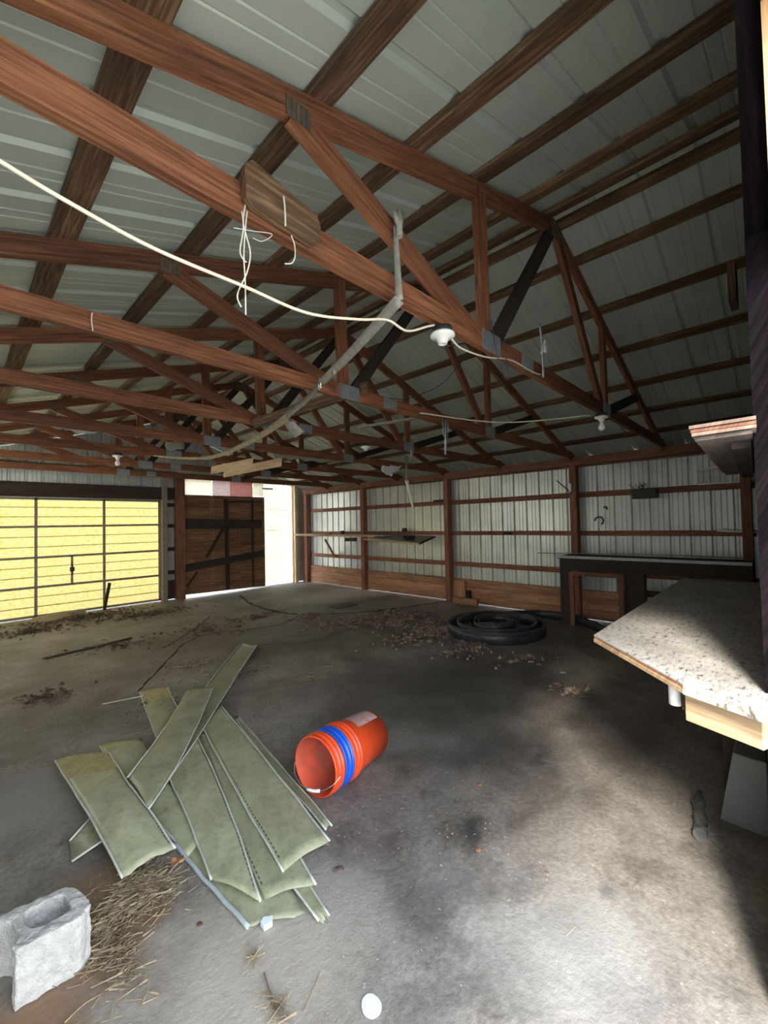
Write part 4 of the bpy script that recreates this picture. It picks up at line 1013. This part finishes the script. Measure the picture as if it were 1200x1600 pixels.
# litter as uncountable stuff
def litter(name, spots, mat, label, cat, smin, smax, seed, flat=.25, shape='leaf'):
    rnd = random.Random(seed); mb = MB()
    for (px, py, rx, ry, n_) in spots:
        c = PZ(px, py)
        for _ in range(n_):
            a = rnd.random()*6.283; r = abs(rnd.gauss(0, .5)); x = c.x+rx*r*math.cos(a); y = c.y+ry*r*math.sin(a)
            if x > W-.08 or y > D-.1 or x < XL+.1: continue
            s = rnd.uniform(smin, smax); an = rnd.random()*6.283; ca, sa = math.cos(an), math.sin(an); z0 = .002+rnd.random()*.012
            b0 = len(mb.v)
            if shape == 'leaf':
                q = [(-s, 0, 0), (0, -s*.5, s*flat*rnd.random()*2), (s, 0, s*flat*rnd.random()), (0, s*.5, s*flat*rnd.random()*2)]
            else:
                L = s*rnd.uniform(2, 6); q = [(-L, -.0005, 0), (L, -.0003, .01*rnd.random()), (L, .0003, .012*rnd.random()), (-L, .0005, .002)]
            mb.v += [(x+u*ca-v*sa, y+u*sa+v*ca, z0+w_) for u, v, w_ in q]
            mb.face((b0, b0+1, b0+2)); mb.face((b0, b0+2, b0+3))
            if shape == 'leaf' and rnd.random() < .6:
                b0 = len(mb.v); mb.v += [(x-s*.4, y, z0), (x+s*.4, y+s*.2, z0), (x, y-s*.4, z0), (x, y, z0+s*.6)]
                mb.face((b0, b0+1, b0+3)); mb.face((b0+1, b0+2, b0+3)); mb.face((b0+2, b0, b0+3))
    o = mb.build(name, M[mat]); return tag(o, label, cat, kind='stuff')
litter('leaf_litter', [(690, 985, .8, .6, 700), (620, 970, .8, .5, 520), (560, 968, .9, .35, 280), (740, 1012, .6, .25, 260), (640, 1000, .9, .5, 120), (480, 965, .8, .5, 90), (820, 1030, .5, .3, 50), (890, 1080, .25, .2, 40)], 'leaf', 'brown leaf litter scattered on the floor left of the black coil', 'leaf litter', .026, .068, 3)
litter('rubble', [(130, 965, 1.1, .5, 700), (60, 985, .8, .5, 330), (230, 960, 1.0, .5, 420), (400, 965, 1.0, .5, 120), (320, 985, .9, .7, 160), (70, 1090, .3, .3, 60), (180, 1010, .7, .4, 80)], 'rubble', 'crumbly brown dirt strewn in front of the yellow door', 'dirt', .012, .05, 4)
litter('floor_grit', [(600, 1100, 1.6, 1.2, 160), (700, 1300, .8, .6, 110), (560, 1450, .5, .5, 80), (450, 1030, 1.2, .7, 90), (880, 1090, .3, .3, 40)], 'stone', 'small pale grit scattered over the concrete', 'grit', .003, .008, 5)
litter('straw', [(220, 1395, .17, .19, 950), (170, 1445, .12, .16, 260), (190, 1500, .07, .3, 160), (430, 1575, .03, .07, 40), (400, 1500, .03, .05, 20), (350, 1050, .5, .25, 120), (480, 1060, .5, .2, 60), (1000, 1400, .3, .3, 6), (300, 1040, .5, .3, 80), (150, 1510, .12, .22, 60)], 'straw', 'dry straw strewn on the earth around the siding pile', 'straw', .005, .011, 6, shape='straw')
litter('leaf_litter', [(300, 1040, .6, .4, 110), (230, 1100, .4, .3, 60), (400, 1050, .5, .3, 60), (80, 1090, .3, .2, 50), (160, 1300, .3, .3, 12)], 'rubble', 'thin brown litter scattered behind the siding pile', 'leaf litter', .008, .022, 8)
mb = MB().tube(curve_pts([PZ(101, 1598, .01), PZ(130, 1570, .012), PZ(158, 1553, .01)]), .0022, 5); tag(mb.build('straw_stalk', M['straw']), 'long pale straw stalk lying by the concrete block', 'straw stalk')
mb = MB().tube(curve_pts([PZ(413, 1520, .006), PZ(424, 1555, .01), PZ(436, 1583, .008)]), .0025, 5); tag(mb.build('twig', M['leaf']), 'thin brown twig lying on the concrete in the foreground', 'twig')
mb = MB().tube(curve_pts([PZ(475, 1580, .004), PZ(490, 1545, .005), PZ(501, 1516, .004)]), .0012, 5); tag(mb.build('straw_stalk', M['straw']), 'thin pale straw stalk between the twig and the white disc', 'straw stalk')
mb = MB().tube(curve_pts([PZ(160, 1100, .01), PZ(185, 1095, .02), PZ(225, 1087, .012)]), .004, 5); tag(mb.build('straw_stalk', M['string']), 'long whitish stalk at the upper left of the siding pile', 'straw stalk')

for o in bpy.data.objects:
    if '_abs' in o: del o['_abs']
